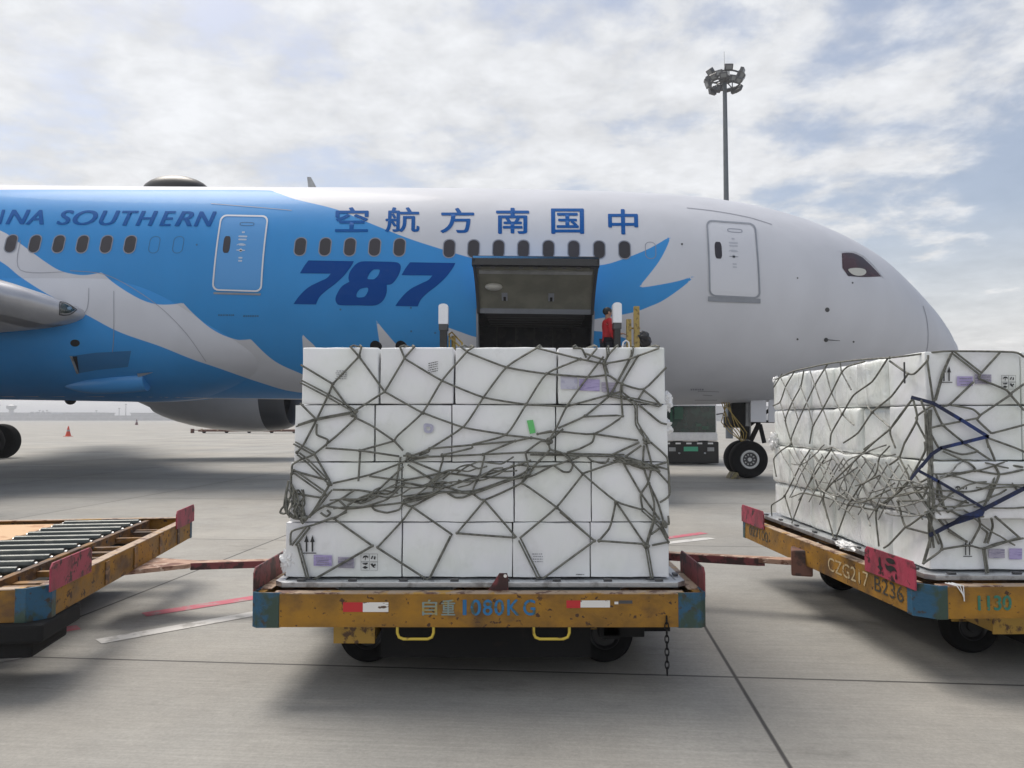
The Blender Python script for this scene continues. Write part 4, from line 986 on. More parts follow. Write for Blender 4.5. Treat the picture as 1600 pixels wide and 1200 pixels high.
def dolly(label, loc, rz, W=2.6, D=3.33, rollers=True, C=.10, wheels=True, group='cargo dollies coupled in a row'):
    e = empty('cargo_dolly', label, 'cargo dolly', loc, rz, group)
    rail_mesh(frame_outline(W, D, C), Z0, Z1).build('frame', Mt['yellow'], e)
    top = MB()
    for (x0, x1, y0, y1) in ((.12, W - .12, .001, .075), (.12, W - .12, D - .075, D - .001), (.001, .075, .12, D - .12), (W - .075, W - .001, .12, D - .12)): top.box(x0, x1, y0, y1, Z1 + .0005, Z1 + .006)
    top.build('rail_top', Mt['flange'], e)
    for cx in (0, 1):
        for cy in (0, 1):
            g_ = .155
            pts = [(g_, 0), (C, 0), (0, C), (0, g_)]
            pts = [((W - x) if cx else x, (D - y) if cy else y) for x, y in pts]
            m = MB(); ou = []
            for i, (x, y) in enumerate(pts):
                if i in (0, 1): d = Vector((0, -1))
                else: d = Vector((-1, 0))
                if i in (1, 2): d = Vector((-.4, -1)) if i == 1 else Vector((-1, -.4))
                d = Vector((d.x * (-1 if cx else 1), d.y * (-1 if cy else 1))); ou.append((x + d.x * .004, y + d.y * .004))
            for zz in (Z0 - .003, Z1 + .008):
                m.v += [(x, y, zz) for x, y in ou] + [(x + (.012 if not cx else -.012), y + (.012 if not cy else -.012), zz) for x, y in pts]
            m.f = [(0, 1, 9, 8), (1, 2, 10, 9), (2, 3, 11, 10), (4, 5, 13, 12), (5, 6, 14, 13), (6, 7, 15, 14)] + [(i, i + 1, i + 5, i + 4) for i in range(3)] + [(8 + i, 9 + i, 13 + i, 12 + i) for i in range(3)] + [(0, 4, 12, 8), (3, 7, 15, 11)]
            m.build('corner_guard', Mt['blueguard'], e)
    bm_ = MB()
    for y in (.55, D / 2, D - .55): bm_.box(.056, W - .056, y - .04, y + .04, Z0 + .02, Z1 - .06)
    ib = (.40, 1.14, W - 1.20, W - .46)
    for x in ib: bm_.box(x, x + .05, .058, D - .058, Z1 - .10, Z1 - .012)
    for x in (.10, W - .16): bm_.box(x, x + .05, .30, D - .30, Z0 + .02, Z1 - .08)
    for y in np.arange(.35, D - .2, .5):
        bm_.box(.058, .40, y, y + .05, Z1 - .09, Z1 - .05); bm_.box(W - .41, W - .058, y, y + .05, Z1 - .09, Z1 - .05)
    bm_.build('cross_beam', Mt['yellow_worn'], e, bevel=.004)
    for y in (.95, 1.55, 2.2, 2.75): MB().box(W + .0005, W + .010, y, y + .07, Z0 + .01, Z1 - .012).build('web_stiffener', Mt['yellow_worn'], e, bevel=.002)
    bo = MB()
    for k in range(10):
        y = .3 + k * (D - .6) / 9
        for x in ib: bo.box(x + .051, x + .056, y - .012, y + .012, Z1 - .06, Z1 - .036)
    bo.build('frame_bolt', Mt['dgrey'], e)
    if rollers:
        for bx in ((ib[0] + .055, ib[1] - .005), (ib[2] + .055, ib[3] - .005)):
            for k in range(13):
                y = .22 + k * (D - .44) / 12
                o = MB().tube([(bx[0], y, Z1 - .02), (bx[1], y, Z1 - .02)], .036, 14).build('roller', Mt['roller'], e, smooth=40)
                MB().tube([(bx[0] - .02, y, Z1 - .02), (bx[0] + .012, y, Z1 - .02)], .020, 8).tube([(bx[1] - .012, y, Z1 - .02), (bx[1] + .02, y, Z1 - .02)], .020, 8).build('roller_axle', Mt['steel'], o, smooth=40)
    pl = MB(); pl.box(ib[1] + .055, ib[2] - .005, .09, D - .09, Z1 - .05, Z1 - .03); pl.build('deck_panel', Mt['panel'], e)
    def stop(x, y, L_, ax, mt_, nm='end_stop'):
        pts = [(0, 0), (L_, 0), (L_, .14), (L_ - .03, .17), (.03, .17), (0, .14)]
        f = (lambda u, v, w: Vector((x + w, y + u, Z1 - .03 + v))) if ax == 'y' else (lambda u, v, w: Vector((x + u, y + w, Z1 - .03 + v)))
        return MB().prism(pts, f, .012).build(nm, mt_, e, bevel=.003)
    e['_'] = 0; del e['_']
    wl = []
    wx = (W / 2 - .76, W / 2 + .80) if W < 3 else (.73, W - .9)
    for (x, y) in ((wx[0], .72), (wx[1], .72), (wx[0], D - .66), (wx[1], D - .66)):
        w = bpy.data.objects.new('wheel', None); COL.objects.link(w); w.parent = e; w.location = (x, y, .19)
        wheel(w, Vector((0, 0, 0)), .19, .13, .10, Mt['black'])
        MB().box(-.17, .13, -.095, -.08, .04, .225).box(-.16, .12, .08, .095, .07, .225).box(-.16, .12, -.08, .08, .2175, .224).build('wheel_bracket', Mt['bracket'], w, bevel=.004)
        wl.append(w)
    ax = MB()
    for x in wx: ax.box(x - .05, x + .05, .3, D - .3, .26, Z0 + .015)
    ax.box(wx[0] + .15, wx[1] - .13, .30, D - .40, .15, Z0 + .012)  # black block added under the deck, standing in for the deep shade
    ax.box(wx[1] + .05, wx[1] + .42, .62, D - .5, .22, Z0 + .012); ax.box(wx[0] - .12, wx[0] + .05, .95, D - .95, .22, Z0 + .012)
    ax.build('axle_beam_and_shade_block', Mt['blackmetal'], e)
    b_ = MB(); b_.box(wx[0] - .13, wx[0] + .12, .26, .272, .245, Z0 + .005); b_.box(wx[0] - .13, wx[0] - .118, .2725, .60, .26, Z0 + .005); b_.box(wx[0] + .108, wx[0] + .12, .2725, .60, .26, Z0 + .005)
    b_.build('axle_bracket', Mt['bracket'], e, bevel=.003)
    return e, stop
# centre dolly
OC = (-1.49, 4.45, 0)
cd, stop = dolly('yellow cargo dolly under the centre stack, chain hanging at its front right', OC, 0, 2.6, 3.33, C=.03)
stop(-.012, .05, .62, 'y', Mt['darkred']); stop(-.012, 2.62, .62, 'y', Mt['darkred']); stop(2.6, .05, .62, 'y', Mt['darkred']); stop(2.6, 2.62, .62, 'y', Mt['darkred'])
def cx_(x, y): p = P(x, y, 4.45); return p.x + 1.49, p.z
n_ = (0, -1, 0)
for x0, x1, b, m_ in ((660, 683, '自', 'pale_text'), (690, 711, '重', 'pale_text'), (723, 729, 'I', 'blue_text'), (736, 751, '0', 'blue_text'), (755, 769, '8', 'blue_text'), (773, 787, '0', 'blue_text'), (793, 811, 'K', 'blue_text'), (818, 836, 'G', 'blue_text')):
    u0, zb = cx_(x0, 961); u1, zt = cx_(x1, 937); flat_text(cd, b, 'load_lettering', Mt['solid_text' if b == 'I' else m_], (u0, 0, zb), (1, 0, 0), (0, 0, 1), u1 - u0, zt - zb, (.0 if b == 'I' else .028) if m_ == 'blue_text' else .02, n_)
for x0, x1, y0, y1, m_ in ((536, 567, 941, 956, 'tape_red'), (567, 607, 941, 956, 'tape_white'), (885, 907, 938, 950, 'tape_red'), (907, 953, 938, 949, 'tape_white'), (960, 966, 940, 944, 'tape_white'), (967, 988, 938, 943, 'dgrey')):
    u0, zb = cx_(x0, y1); u1, zt = cx_(x1, y0); flat_poly(cd, [(u0, zb), (u1, zb), (u1, zt), (u0, zt)], 'reflective_tape', Mt[m_], (0, 0, 0), (1, 0, 0), (0, 0, 1), n_)
for xa, xb in ((620, 677), (834, 890)):
    ua, zb = cx_(xa, 1000); ub, zt = cx_(xb, 972); r_ = .035
    pts = [(ua, .02, zt), (ua, .02, zb + r_), (ua + .01, .02, zb + .01), (ua + r_, .02, zb), (ub - r_, .02, zb), (ub - .01, .02, zb + .01), (ub, .02, zb + r_), (ub, .02, zt)]
    MB().tube(pts, .0085, 8).build('release_handle', Mt['yellow_clean'], cd, smooth=60)
u, z = cx_(762, 921); tb_ = MB(); tb_.prism([(0, 0), (.118, 0), (.118, .075), (.11, .098), (.065, .098), (.035, .05)], lambda a, b, w: Vector((u + a, .075 + w, Z1 + .006 + b)), .012).build('locking_tab', Mt['darkred'], cd, bevel=.002)
MB().lathe([(0, .010), (.016, .010)], 16, Matrix.Translation((u + .10, .073, Z1 + .006 + .083)) @ Matrix.Rotation(pi / 2, 4, 'Z')).build('tab_hole', Mt['tape_white'], cd, smooth=40)
def link_chain(x, z0, n):
    m = MB()
    for k in range(n):
        pts = []; zc = z0 - k * .036
        for i in range(13):
            a = 2 * pi * i / 12; hx = .011 * cos(a); hz = .024 * sin(a)
            pts.append((x + (hx if k % 2 else 0), -.012 + (0 if k % 2 else hx), zc + hz))
        m.tube(pts, .0036, 6, caps=False)
    return m
u, z = cx_(1041, 968); link_chain(u, z, 9).build('hanging_chain', Mt['blackmetal'], cd, smooth=60)
MB().box(2.02, 2.30, .30, .40, .27, Z0 + .015).build('brake_box', Mt['blackmetal'], cd, bevel=.01)
MB().prism([(0, 0), (.06, 0), (.06, -.13), (.01, -.17)], lambda a, b, w: Vector((.46 + a, .35 + w, Z0 + b)), .02).build('mud_flap', Mt['rubber'], cd)
# left dolly: its towing side rail faces the centre
cL = G(69, 921, Z1); rzL = R(8.4); WL = 3.4
oL = cL - Vector((cos(rzL), sin(rzL), 0)) * WL; oL.z = 0
ld, stop = dolly('empty roller dolly with pink end stops at the left edge', oL, rzL, WL, 3.37)
stop(WL, .06, .62, 'y', Mt['pink']); stop(WL, 2.70, .62, 'y', Mt['pink'])
MB().box(WL - .28, WL + .02, -.06, .50, .30, Z0 - .005).box(WL - .50, WL - .06, .0, .5, .20, .30).build('brake_box', Mt['blackmetal'], ld, bevel=.02)
# right dolly
oR = G(1440, 918, Z1); oR.z = 0; rzR = R(1.8)
rd, stop = dolly('yellow cargo dolly with stencilled numbers under the right hand stack', oR, rzR, 3.4, 3.3, rollers=False)
stop(-.012, .05, .62, 'y', Mt['pink']); stop(-.012, 2.60, .62, 'y', Mt['pink'])
for q_, body, mt_, y1, wd_ in ((0, 'CZG217', 'chalk', 1.26, .62), (1, 'B236', 'darktext', .56, .36)):
    flat_text(rd, body, 'fleet_number', Mt[mt_], (0, y1, Z0 + .045), (0, -1, 0), (0, 0, 1), wd_, .10, .012, (-1, 0, 0))
flat_text(rd, '027100', 'fleet_number', Mt['darktext'], (0, 3.02, Z0 + .05), (0, -1, 0), (0, 0, 1), .5, .09, .012, (-1, 0, 0))
flat_text(rd, '1130', 'fleet_number', Mt['green_text'], (.34, 0, Z0 + .05), (1, 0, 0), (0, 0, 1), .20, .085, .045, (0, -1, 0))
# painted smudges on the near stop of the right dolly
for pts in ([(.40, .03), (.415, .05), (.44, .06), (.42, .075), (.425, .11), (.405, .13), (.395, .08), (.37, .065), (.39, .05)], [(.20, .07), (.23, .075), (.28, .06), (.33, .07), (.34, .10), (.31, .09), (.27, .10), (.22, .095)], [(.22, .12), (.29, .11), (.33, .13), (.28, .145), (.23, .14)], [(.20, .03), (.22, .025), (.215, .055), (.205, .06)]):
    flat_poly(rd, catmull(pts, 4, True), 'worn_patch', Mt['black'], (-.013, .05, Z1 - .03), (0, 1, 0), (0, 0, 1), (-1, 0, 0))
rg_ = MB(); bx = .16
for k in range(3): rg_.tube([(bx + .02 * k, .03, Z1 + .02), (bx + .05 + .02 * k, -.006, Z1 + .01), (bx + .09, -.012, Z1 - .05 - .015 * k)], .0035)
rg_.build('tie_string', Mt['white'], rd, smooth=60)
# drawbars
def drawbar(lab, parts_, mt_):
    e = empty('tow_bar', lab, 'tow bar', parts_[0][0], 0, 'tow bars between the dollies'); b = Vector(parts_[0][0])
    return e, b
p0 = G(196, 884, .40); p1 = G(455, 873, .42); e, b = drawbar('rusty tow bar from the empty left dolly to the centre dolly', [(p0,)], None)
m = MB(); d = (p1 - p0)
def T2(u, v, w): return Vector((d.x * u, d.y * u, 0)) + Vector((-d.y, d.x, 0)).normalized() * v + Vector((0, 0, w))
def slab(m, pl, z, t):
    m.prism(pl, lambda a, bb, w: T2(a, bb, z + w), t)
slab(m, [(-.10, -.28), (.02, -.34), (.42, -.075), (1.05, -.055), (1.05, .055), (.42, .075), (.02, .34), (-.10, .28)], -.02, .035)
m.build('bar', Mt['rustbar'], e, bevel=.004)
m = MB(); m.tube([T2(.0, -.3, 0), T2(0, .3, 0)], .028, 10); m.tube([T2(.06, -.2, .02), T2(.06, .2, .02)], .018, 8); m.build('hinge_pin', Mt['flange'], e, smooth=40)
m = MB(); slab(m, [(.40, -.0745), (1.02, -.0545), (1.02, -.067), (.40, -.087)], -.035, .055); m.build('side_web', Mt['darkred'], e)
m = MB(); slab(m, [(-.10, -.10), (-.02, -.12), (-.02, .12), (-.10, .10)], -.09, .13); m.build('hitch_block', Mt['yellow_worn'], e, bevel=.01)
p0 = G(1236, 877, .42); p1 = G(1040, 864, .43); e, b = drawbar('rusty tow bar from the right dolly to the centre dolly', [(p0,)], None); d = p1 - p0
m = MB(); slab(m, [(-.02, -.06), (.05, -.07), (.30, -.05), (1.2, -.035), (1.2, .035), (.30, .05), (.05, .07), (-.02, .06)], -.02, .04); m.build('bar', Mt['rustbar'], e, bevel=.004)
m = MB(); slab(m, [(.2, .0355), (1.2, .0355), (1.2, .05), (.25, .055)], -.045, .06); m.build('side_web', Mt['darkred'], e)
m = MB(); slab(m, [(-.16, -.11), (.0, -.11), (.0, .11), (-.16, .11)], -.10, .21); m.build('hitch_block', mat('rusty_hitch', (.16, .07, .05), .6, c2=(.05, .03, .025), s2=9), e, bevel=.015)
for i_, (par, x0) in enumerate(((cd, -.12),)): MB().box(x0, .0, 1.55, 1.85, .40, .50).build('hitch', Mt['darkred'], par, bevel=.01)
# caster wheels of the two outer dollies near the hitch
for nm, par, pos in ():
    w = bpy.data.objects.new(nm, None); COL.objects.link(w); w.parent = par; w.location = (pos[0], pos[1], .17); wheel(w, Vector((0, 0, 0)), .17, .10, .08, Mt['greymetal'])
    MB().box(-.08, .08, -.08, -.065, .0, .30).box(-.08, .08, .065, .08, 0, .30).box(-.14, .14, -.10, .10, .25, .33).build('fork', Mt['yellow_worn'], w, bevel=.01)

# ------------------------------------------------------------------ pallets
def pallet(label, loc, rz, W=2.45, D=3.18):
    e = empty('air_cargo_pallet', label, 'cargo pallet', loc, rz, 'aluminium air cargo pallets')
    MB().prism(inset(frame_outline(W, D, .05), .04), lambda u, v, w: Vector((u, v, w)), .020).build('sheet', Mt['alu'], e)
    m = rail_mesh(frame_outline(W, D, .05), -.004, .028, .05, .010); m.build('edge_rail', Mt['alu'], e, bevel=.003)
    f = MB()
    for k in range(8):
        x = .16 + k * (W - .32) / 7; f.box(x - .025, x + .025, .012, .042, .0285, .042)
        for xx in ((.012, .042), (W - .042, W - .012)):
            y = .2 + k * (D - .4) / 7; f.box(xx[0], xx[1], y - .025, y + .025, .0285, .042)
    f.build('net_fitting', Mt['dgrey'], e, bevel=.004)
    return e
ZP = Z1 + .010
pallet('flat aluminium pallet edge under the centre stack', (-1.415, 4.60, ZP), 0)
PR = Vector((2.575, 4.80, ZP)); pallet('flat aluminium pallet edge under the right hand stack', PR, R(.8), 3.2, 3.18)

# ------------------------------------------------------------------ foam boxes
def rbox(w, d, h, seed, amp=.004, r=.010):
    """film-wrapped foam box, rounded, with its base centre at the origin"""
    hs = (w / 2, d / 2, h / 2); bm = bmesh.new()
    def par(L_): 
        k = [-1, -1 + r / L_ * .35, -1 + r / L_ * .8]; n = max(3, int(2 * L_ / .06)); mid = [-1 + r / L_ * 1.6 + (2 - 3.2 * r / L_) * i / n for i in range(n + 1)]
        return k + mid + [-x for x in k[::-1]]
    for ax in range(3):
        u, v = (ax + 1) % 3, (ax + 2) % 3; pu, pv = par(hs[u]), par(hs[v])
        for sg in (-1, 1):
            g_ = []
            for a in pu:
                row = []
                for b in pv:
                    p = [0, 0, 0]; p[ax] = sg * hs[ax]; p[u] = a * hs[u]; p[v] = b * hs[v]; p = Vector(p)
                    q = Vector([max(-hs[i] + r, min(hs[i] - r, p[i])) for i in range(3)]); nn = (p - q).normalized(); c = q + nn * r
                    nzv = noise.noise(Vector((c.x * 7 + seed * 3.1, c.y * 7, c.z * 5 + seed))) + .5 * noise.noise(Vector((c.x * 18, c.y * 18 + seed, c.z * 14)))
                    ed = min(1, (hs[v] - abs(b * hs[v])) / .05) * min(1, (hs[u] - abs(a * hs[u])) / .05)
                    row.append(bm.verts.new(c + nn * (amp * nzv + .004 * ed - .004)))
                g_.append(row)
            for i in range(len(pu) - 1):
                for j in range(len(pv) - 1):
                    f = (g_[i][j], g_[i + 1][j], g_[i + 1][j + 1], g_[i][j + 1]); bm.faces.new(f if sg > 0 else f[::-1])
    bmesh.ops.remove_doubles(bm, verts=bm.verts, dist=1e-5)
    for v in bm.verts: v.co.z += h / 2
    me = bpy.data.meshes.new('foam_box'); bm.to_mesh(me); bm.free(); me.polygons.foreach_set('use_smooth', [True] * len(me.polygons)); return me
ORD = ['first', 'second', 'third', 'fourth', 'fifth', 'sixth']
ROWN = ['bottom', 'second lowest', 'third lowest', 'top']
RZ = [ZP + .030, .972, 1.338, 1.690, 2.045]
YB = 4.72
FX = [[447, 629, 801, 922, 1045], [453, 628, 803, 924, 1045], [459, 585, 706, 868, 1044], [468, 591, 709, 871, 1041]]
BOX = {}
def mkbox(label, x0, x1, y0, y1, z0, z1, mt_, group, rz=0, piv=None, sd=0, amp=.004, r=.010):
    me = rbox(x1 - x0, y1 - y0, z1 - z0, sd, amp, r); o = link('foam_box', me, mt_); o.location = ((x0 + x1) / 2, (y0 + y1) / 2, z0)
    return tag(o, label, 'foam box', group)
extra = {(0, 0): 'with arrows, lilac stickers and handling symbols', (0, 2): 'with faint grey printing', (2, 2): 'with a strip of green tape', (2, 1): 'with a faded grey stamp', (3, 3): 'with faded lilac stickers', (3, 0): 'with small grey printed lines', (3, 1): 'with a tilted block of grey print'}
DY = [[0, .002, -.003, .001], [.002, 0, .003, .001], [0, .003, .001, -.003], [.002, 0, .002, .0]]
sd_ = 1
for r_ in range(4):
    xs = [P(x, 740, YB).x for x in FX[r_]]
    if r_ == 2: xs[0] += .0
    for c_ in range(4):
        lab = 'white foam box, %s row, %s from the left in the centre stack' % (ROWN[r_], ORD[c_])
        if (r_, c_) in extra: lab = 'white box %s, %s row of the centre stack' % (extra[(r_, c_)], ROWN[r_])
        if c_ == 3 and (r_, c_) not in extra: lab = 'white foam box at the right end of the %s row, centre stack' % ROWN[r_]
        o = mkbox(lab, xs[c_] + .0004 + (.004 if r_ == 3 else 0), xs[c_ + 1] - .0004, YB + DY[r_][c_], YB + .62, RZ[r_] + .0003, RZ[r_ + 1] - .0003, Mt['foam'], 'white foam boxes in the centre stack', sd=sd_, amp=.005, r=.011 if r_ == 3 else .004); sd_ += 1
        BOX[(r_, c_)] = o
    for b_ in range(1, 5):                          # the rest of the load behind the front row
        y0 = YB + .62 + (b_ - 1) * .58
        for c_, (x0, x1) in enumerate(((xs[0], (xs[0] + xs[4]) / 2), ((xs[0] + xs[4]) / 2, xs[4]))):
            mkbox('white foam box, %s row, %s behind the %s front corner, centre stack' % (ROWN[r_], ORD[b_ - 1], ('left', 'right')[c_]), x0 + .003 + .01 * (b_ % 2), x1 - .003, y0 + .002, y0 + .578, RZ[r_] + .001, RZ[r_ + 1] - .003 - .006 * (b_ % 3), Mt['foam'], 'foam boxes behind the front row of the centre stack', sd=sd_, amp=.002); sd_ += 1
# marks on the front faces
def face_mark(box, name, mt_, parts, Yp, off=.0):
    loc = box.location
    return lay(parts, lambda x, y: P(x, y, Yp - off) - loc, name, mt_, box, (0, 0))
def rect(x0, y0, x1, y1, sk=0): return [(x0, y0), (x1, y0 + sk), (x1, y1 + sk), (x0, y1)]
def arrows(x, y, w, h):
    out = []
    for cx in (x + w * .28, x + w * .72):
        out.append([(cx - w * .06, y + h * .9), (cx + w * .06, y + h * .9), (cx + w * .06, y + h * .38), (cx + w * .17, y + h * .38), (cx, y), (cx - w * .17, y + h * .38), (cx - w * .06, y + h * .38)])
    out.append(rect(x, y + h * .95, x + w, y + h, 0)); return [curve2d([l_]) for l_ in out]
def symbols(x, y, w, h):
    ps = []; r2 = random.Random(5)
    g_ = lambda a, b: (x + a * w, y + b * h)
    ps.append(curve2d([[g_(.08, .30), g_(.16, .14), g_(.30, .10), g_(.42, .16), g_(.44, .28), g_(.30, .20), g_(.27, .40), g_(.23, .40), g_(.26, .21)]]))     # umbrella
    ps.append(curve2d([[g_(.58, .30), g_(.68, .12), g_(.74, .16), g_(.66, .34)]])); ps.append(curve2d([[g_(.76, .34), g_(.82, .14), g_(.88, .18), g_(.86, .36)]]))
    ps.append(curve2d([[g_(.08, .58), g_(.40, .55), g_(.42, .60), g_(.30, .68), g_(.12, .64)]])); ps.append(curve2d([[g_(.08, .84), g_(.24, .74), g_(.44, .84), g_(.26, .92)]]))
    ps.append(curve2d([[g_(.56, .62), g_(.70, .58), g_(.74, .68), g_(.86, .60), g_(.90, .70), g_(.78, .76), g_(.86, .86), g_(.74, .84), g_(.64, .74)]]))
    ps += [stroke([g_(.0, .5), g_(.48, .5)], .7), stroke([g_(.54, .5), g_(1, .5)], .7), stroke([g_(.5, .05), g_(.5, .95)], .5), stroke([g_(0, .02), g_(1, .02), g_(1, 1), g_(0, 1), g_(0, .02)], .5)]
    return ps
def lines(x0, y0, x1, y1, n, sk=0, seed=1):
    r2 = random.Random(seed); out = []
    for i in range(n):
        y = y0 + (y1 - y0) * i / max(1, n - 1); x = x0 + r2.uniform(0, 3)
        while x < x1:
            w = r2.uniform(1.2, 3.4); out.append(curve2d([rect(x, y, min(x + w, x1), y + 1.3, 0)])); x += w + r2.uniform(.6, 1.3)
    if sk: out = [([(px_, py_ + (px_ - x0) * sk) for px_, py_ in v], f) for v, f in out]
    return out
o = BOX[(0, 0)]; yf = YB - .012
face_mark(o, 'arrow_mark', Mt['ink'], arrows(473, 836, 21, 29), yf)
s1 = face_mark(o, 'lilac_sticker', Mt['sticker'], [curve2d([rect(490, 867, 518.5, 884, .5)])], yf); face_mark(o, 'sticker_print', Mt['inkgrey'], lines(493, 871, 514, 881, 4, .02, 3), yf - .003)
face_mark(o, 'grey_sticker', Mt['sticker2'], [curve2d([rect(528, 870, 553, 887, 1)])], yf); face_mark(o, 'sticker_print', Mt['inkgrey'], lines(530, 873, 551, 885, 5, .03, 4), yf - .003)
face_mark(o, 'handling_symbols', Mt['ink'], symbols(564, 865, 26, 26), yf)
face_mark(BOX[(3, 0)], 'printed_lines', Mt['inkgrey'], lines(524, 579, 542, 591, 5, 0, 5), yf)
face_mark(BOX[(3, 1)], 'printed_lines', Mt['ink'], lines(667, 568, 684, 582, 5, -.22, 6), yf)
face_mark(BOX[(2, 1)], 'faded_stamp', Mt['faded'], [curve2d([catmull([(662, 663), (670, 662), (677, 665), (676, 674), (669, 677), (663, 674)], 3, True), catmull([(666, 667), (672, 667), (672, 672), (667, 672)], 3, True)])], yf)
face_mark(BOX[(2, 2)], 'green_tape', Mt['green'], [curve2d([[(823, 657), (833, 656), (837, 676), (828, 678)]])], yf)
face_mark(BOX[(3, 3)], 'faded_sticker', Mt['faded'], [curve2d([rect(876, 588, 902, 608, 0)])], yf); face_mark(BOX[(3, 3)], 'faded_sticker', Mt['sticker'], [curve2d([rect(905, 592, 937, 610, 1)])], yf)
face_mark(BOX[(3, 3)], 'faded_sticker', Mt['sticker2'], [curve2d([rect(940, 597, 962, 612, 1)])], yf)
face_mark(BOX[(0, 2)], 'printed_lines', Mt['inkgrey'], lines(831, 865, 848, 877, 4, 0, 8), yf); face_mark(BOX[(0, 2)], 'printed_lines', Mt['ink'], lines(899, 897, 913, 903, 2, 0, 9), yf)
# right hand stack
XR, YR = 2.66, 4.94
RZR = [ZP + .030, .968, 1.334, 1.690, 2.04]
rr2 = random.Random(3)
for r_ in range(4):
    yb = [YR + i * .485 for i in range(7)]
    x_front = [XR, XR + .62, XR + 1.24, XR + 1.86, XR + 2.45]
    for c_ in range(4):
        jut = -.045 if (r_ == 1 and c_ <= 1) else 0
        if r_ == 1: jut -= .03
        lab = 'white foam box, %s row, at the near corner of the right hand stack' % ROWN[r_] if c_ == 0 else ('white foam box, %s row, beside the corner box of the right hand stack' % ROWN[r_] if c_ == 1 else 'white foam box, %s row, %s from the near corner along the front, right stack' % (ROWN[r_], ORD[c_]))
        grp = 'white foam boxes in the right hand stack' if c_ < 2 else 'foam boxes of the right stack beyond the frame'
        o = mkbox(lab, x_front[c_] + .001, x_front[c_ + 1] - .001, yb[0] + jut, yb[1] - .002, RZR[r_] + .001, RZR[r_ + 1] - .001, Mt['foam'], grp, sd=sd_, amp=.004); sd_ += 1
        BOX[('f', r_, c_)] = o
    for k in range(1, 6):
        j = rr2.uniform(-.025, .03); dz = rr2.uniform(-.018, .004) if r_ == 3 else 0
        lab = 'white foam box, %s row, %s along the left side of the right stack' % (ROWN[r_], ORD[k])
        o = mkbox(lab, XR + j, XR + .62, yb[k] + .002, yb[k + 1] - .002, RZR[r_] + .001, RZR[r_ + 1] - .001 + dz, Mt['foam_side'], 'white foam boxes in the right hand stack', sd=sd_, amp=.006, r=.03); sd_ += 1
        sd_ += 1
yf = YR - .012
b = BOX[('f', 3, 0)]
face_mark(b, 'arrow_mark', Mt['ink'], arrows(1470, 572, 18, 26), yf)
face_mark(b, 'lilac_sticker', Mt['sticker'], [curve2d([rect(1495.5, 588, 1520, 603, 0)])], yf); face_mark(b, 'grey_sticker', Mt['sticker2'], [curve2d([rect(1523.5, 585, 1549, 600, 0)])], yf)
face_mark(b, 'sticker_print', Mt['inkgrey'], lines(1498, 591, 1518, 600, 3, 0, 12) + lines(1526, 588, 1547, 597, 3, 0, 13), yf - .003)
face_mark(b, 'handling_symbols', Mt['ink'], symbols(1565, 586, 22, 22), yf)
b = BOX[('f', 0, 0)]
face_mark(b, 'arrow_mark', Mt['ink'], arrows(1505, 845, 14, 25), yf); face_mark(b, 'grey_sticker', Mt['sticker2'], [curve2d([rect(1545, 858, 1570, 872, 0)])], yf); face_mark(b, 'lilac_sticker', Mt['sticker'], [curve2d([rect(1577, 857, 1597, 874, 0)])], yf)
face_mark(BOX[('f', 1, 0)], 'handling_symbols', Mt['ink'], symbols(1490, 757, 24, 22)[:3], yf - .075)
# crumpled film ends
def crumple(label, c, sx, sy, sz, seed):
    bm = bmesh.new(); bmesh.ops.create_icosphere(bm, subdivisions=4, radius=1)
    for v in bm.verts:
        n = noise.noise(v.co * 2.3 + Vector((seed, 0, 0))) + .7 * abs(noise.noise(v.co * 5 + Vector((0, seed, 0)))) + .4 * noise.noise(v.co * 11)
        v.co = Vector((v.co.x * sx, v.co.y * sy, v.co.z * sz)) * (.8 + .45 * n)
    me = bpy.data.meshes.new('film_scrap'); bm.to_mesh(me); bm.free()
    me.polygons.foreach_set('use_smooth', [True] * len(me.polygons)); me.set_sharp_from_angle(angle=R(25))
    o = link('film_scrap', me, Mt['film']); o.location = c; return tag(o, label, 'film scrap', 'loose ends of stretch film')
crumple('white film bunched at the lower left corner of the centre stack', P(452, 876, 4.74), .055, .03, .075, 1)
crumple('white film scrap sticking out low on the left of the centre stack', P(458, 845, 4.75), .025, .03, .05, 2)
crumple('crumpled film poking out at the upper right edge of the centre stack', P(1040, 628, 4.80), .045, .05, .07, 4)
crumple('grey film gathered where the net pulls at the right edge', P(1036, 668, 4.76), .06, .03, .06, 5)
crumple('white film lying along the pallet edge of the right hand stack', P(1322, 852, 5.6), .05, .16, .03, 6)
crumple('torn film at the far corner of the right hand stack', P(1209, 690, 7.75), .05, .06, .10, 7)
crumple('film peak standing at the far top corner of the right hand stack', P(1213, 594, 7.8), .035, .05, .04, 8)

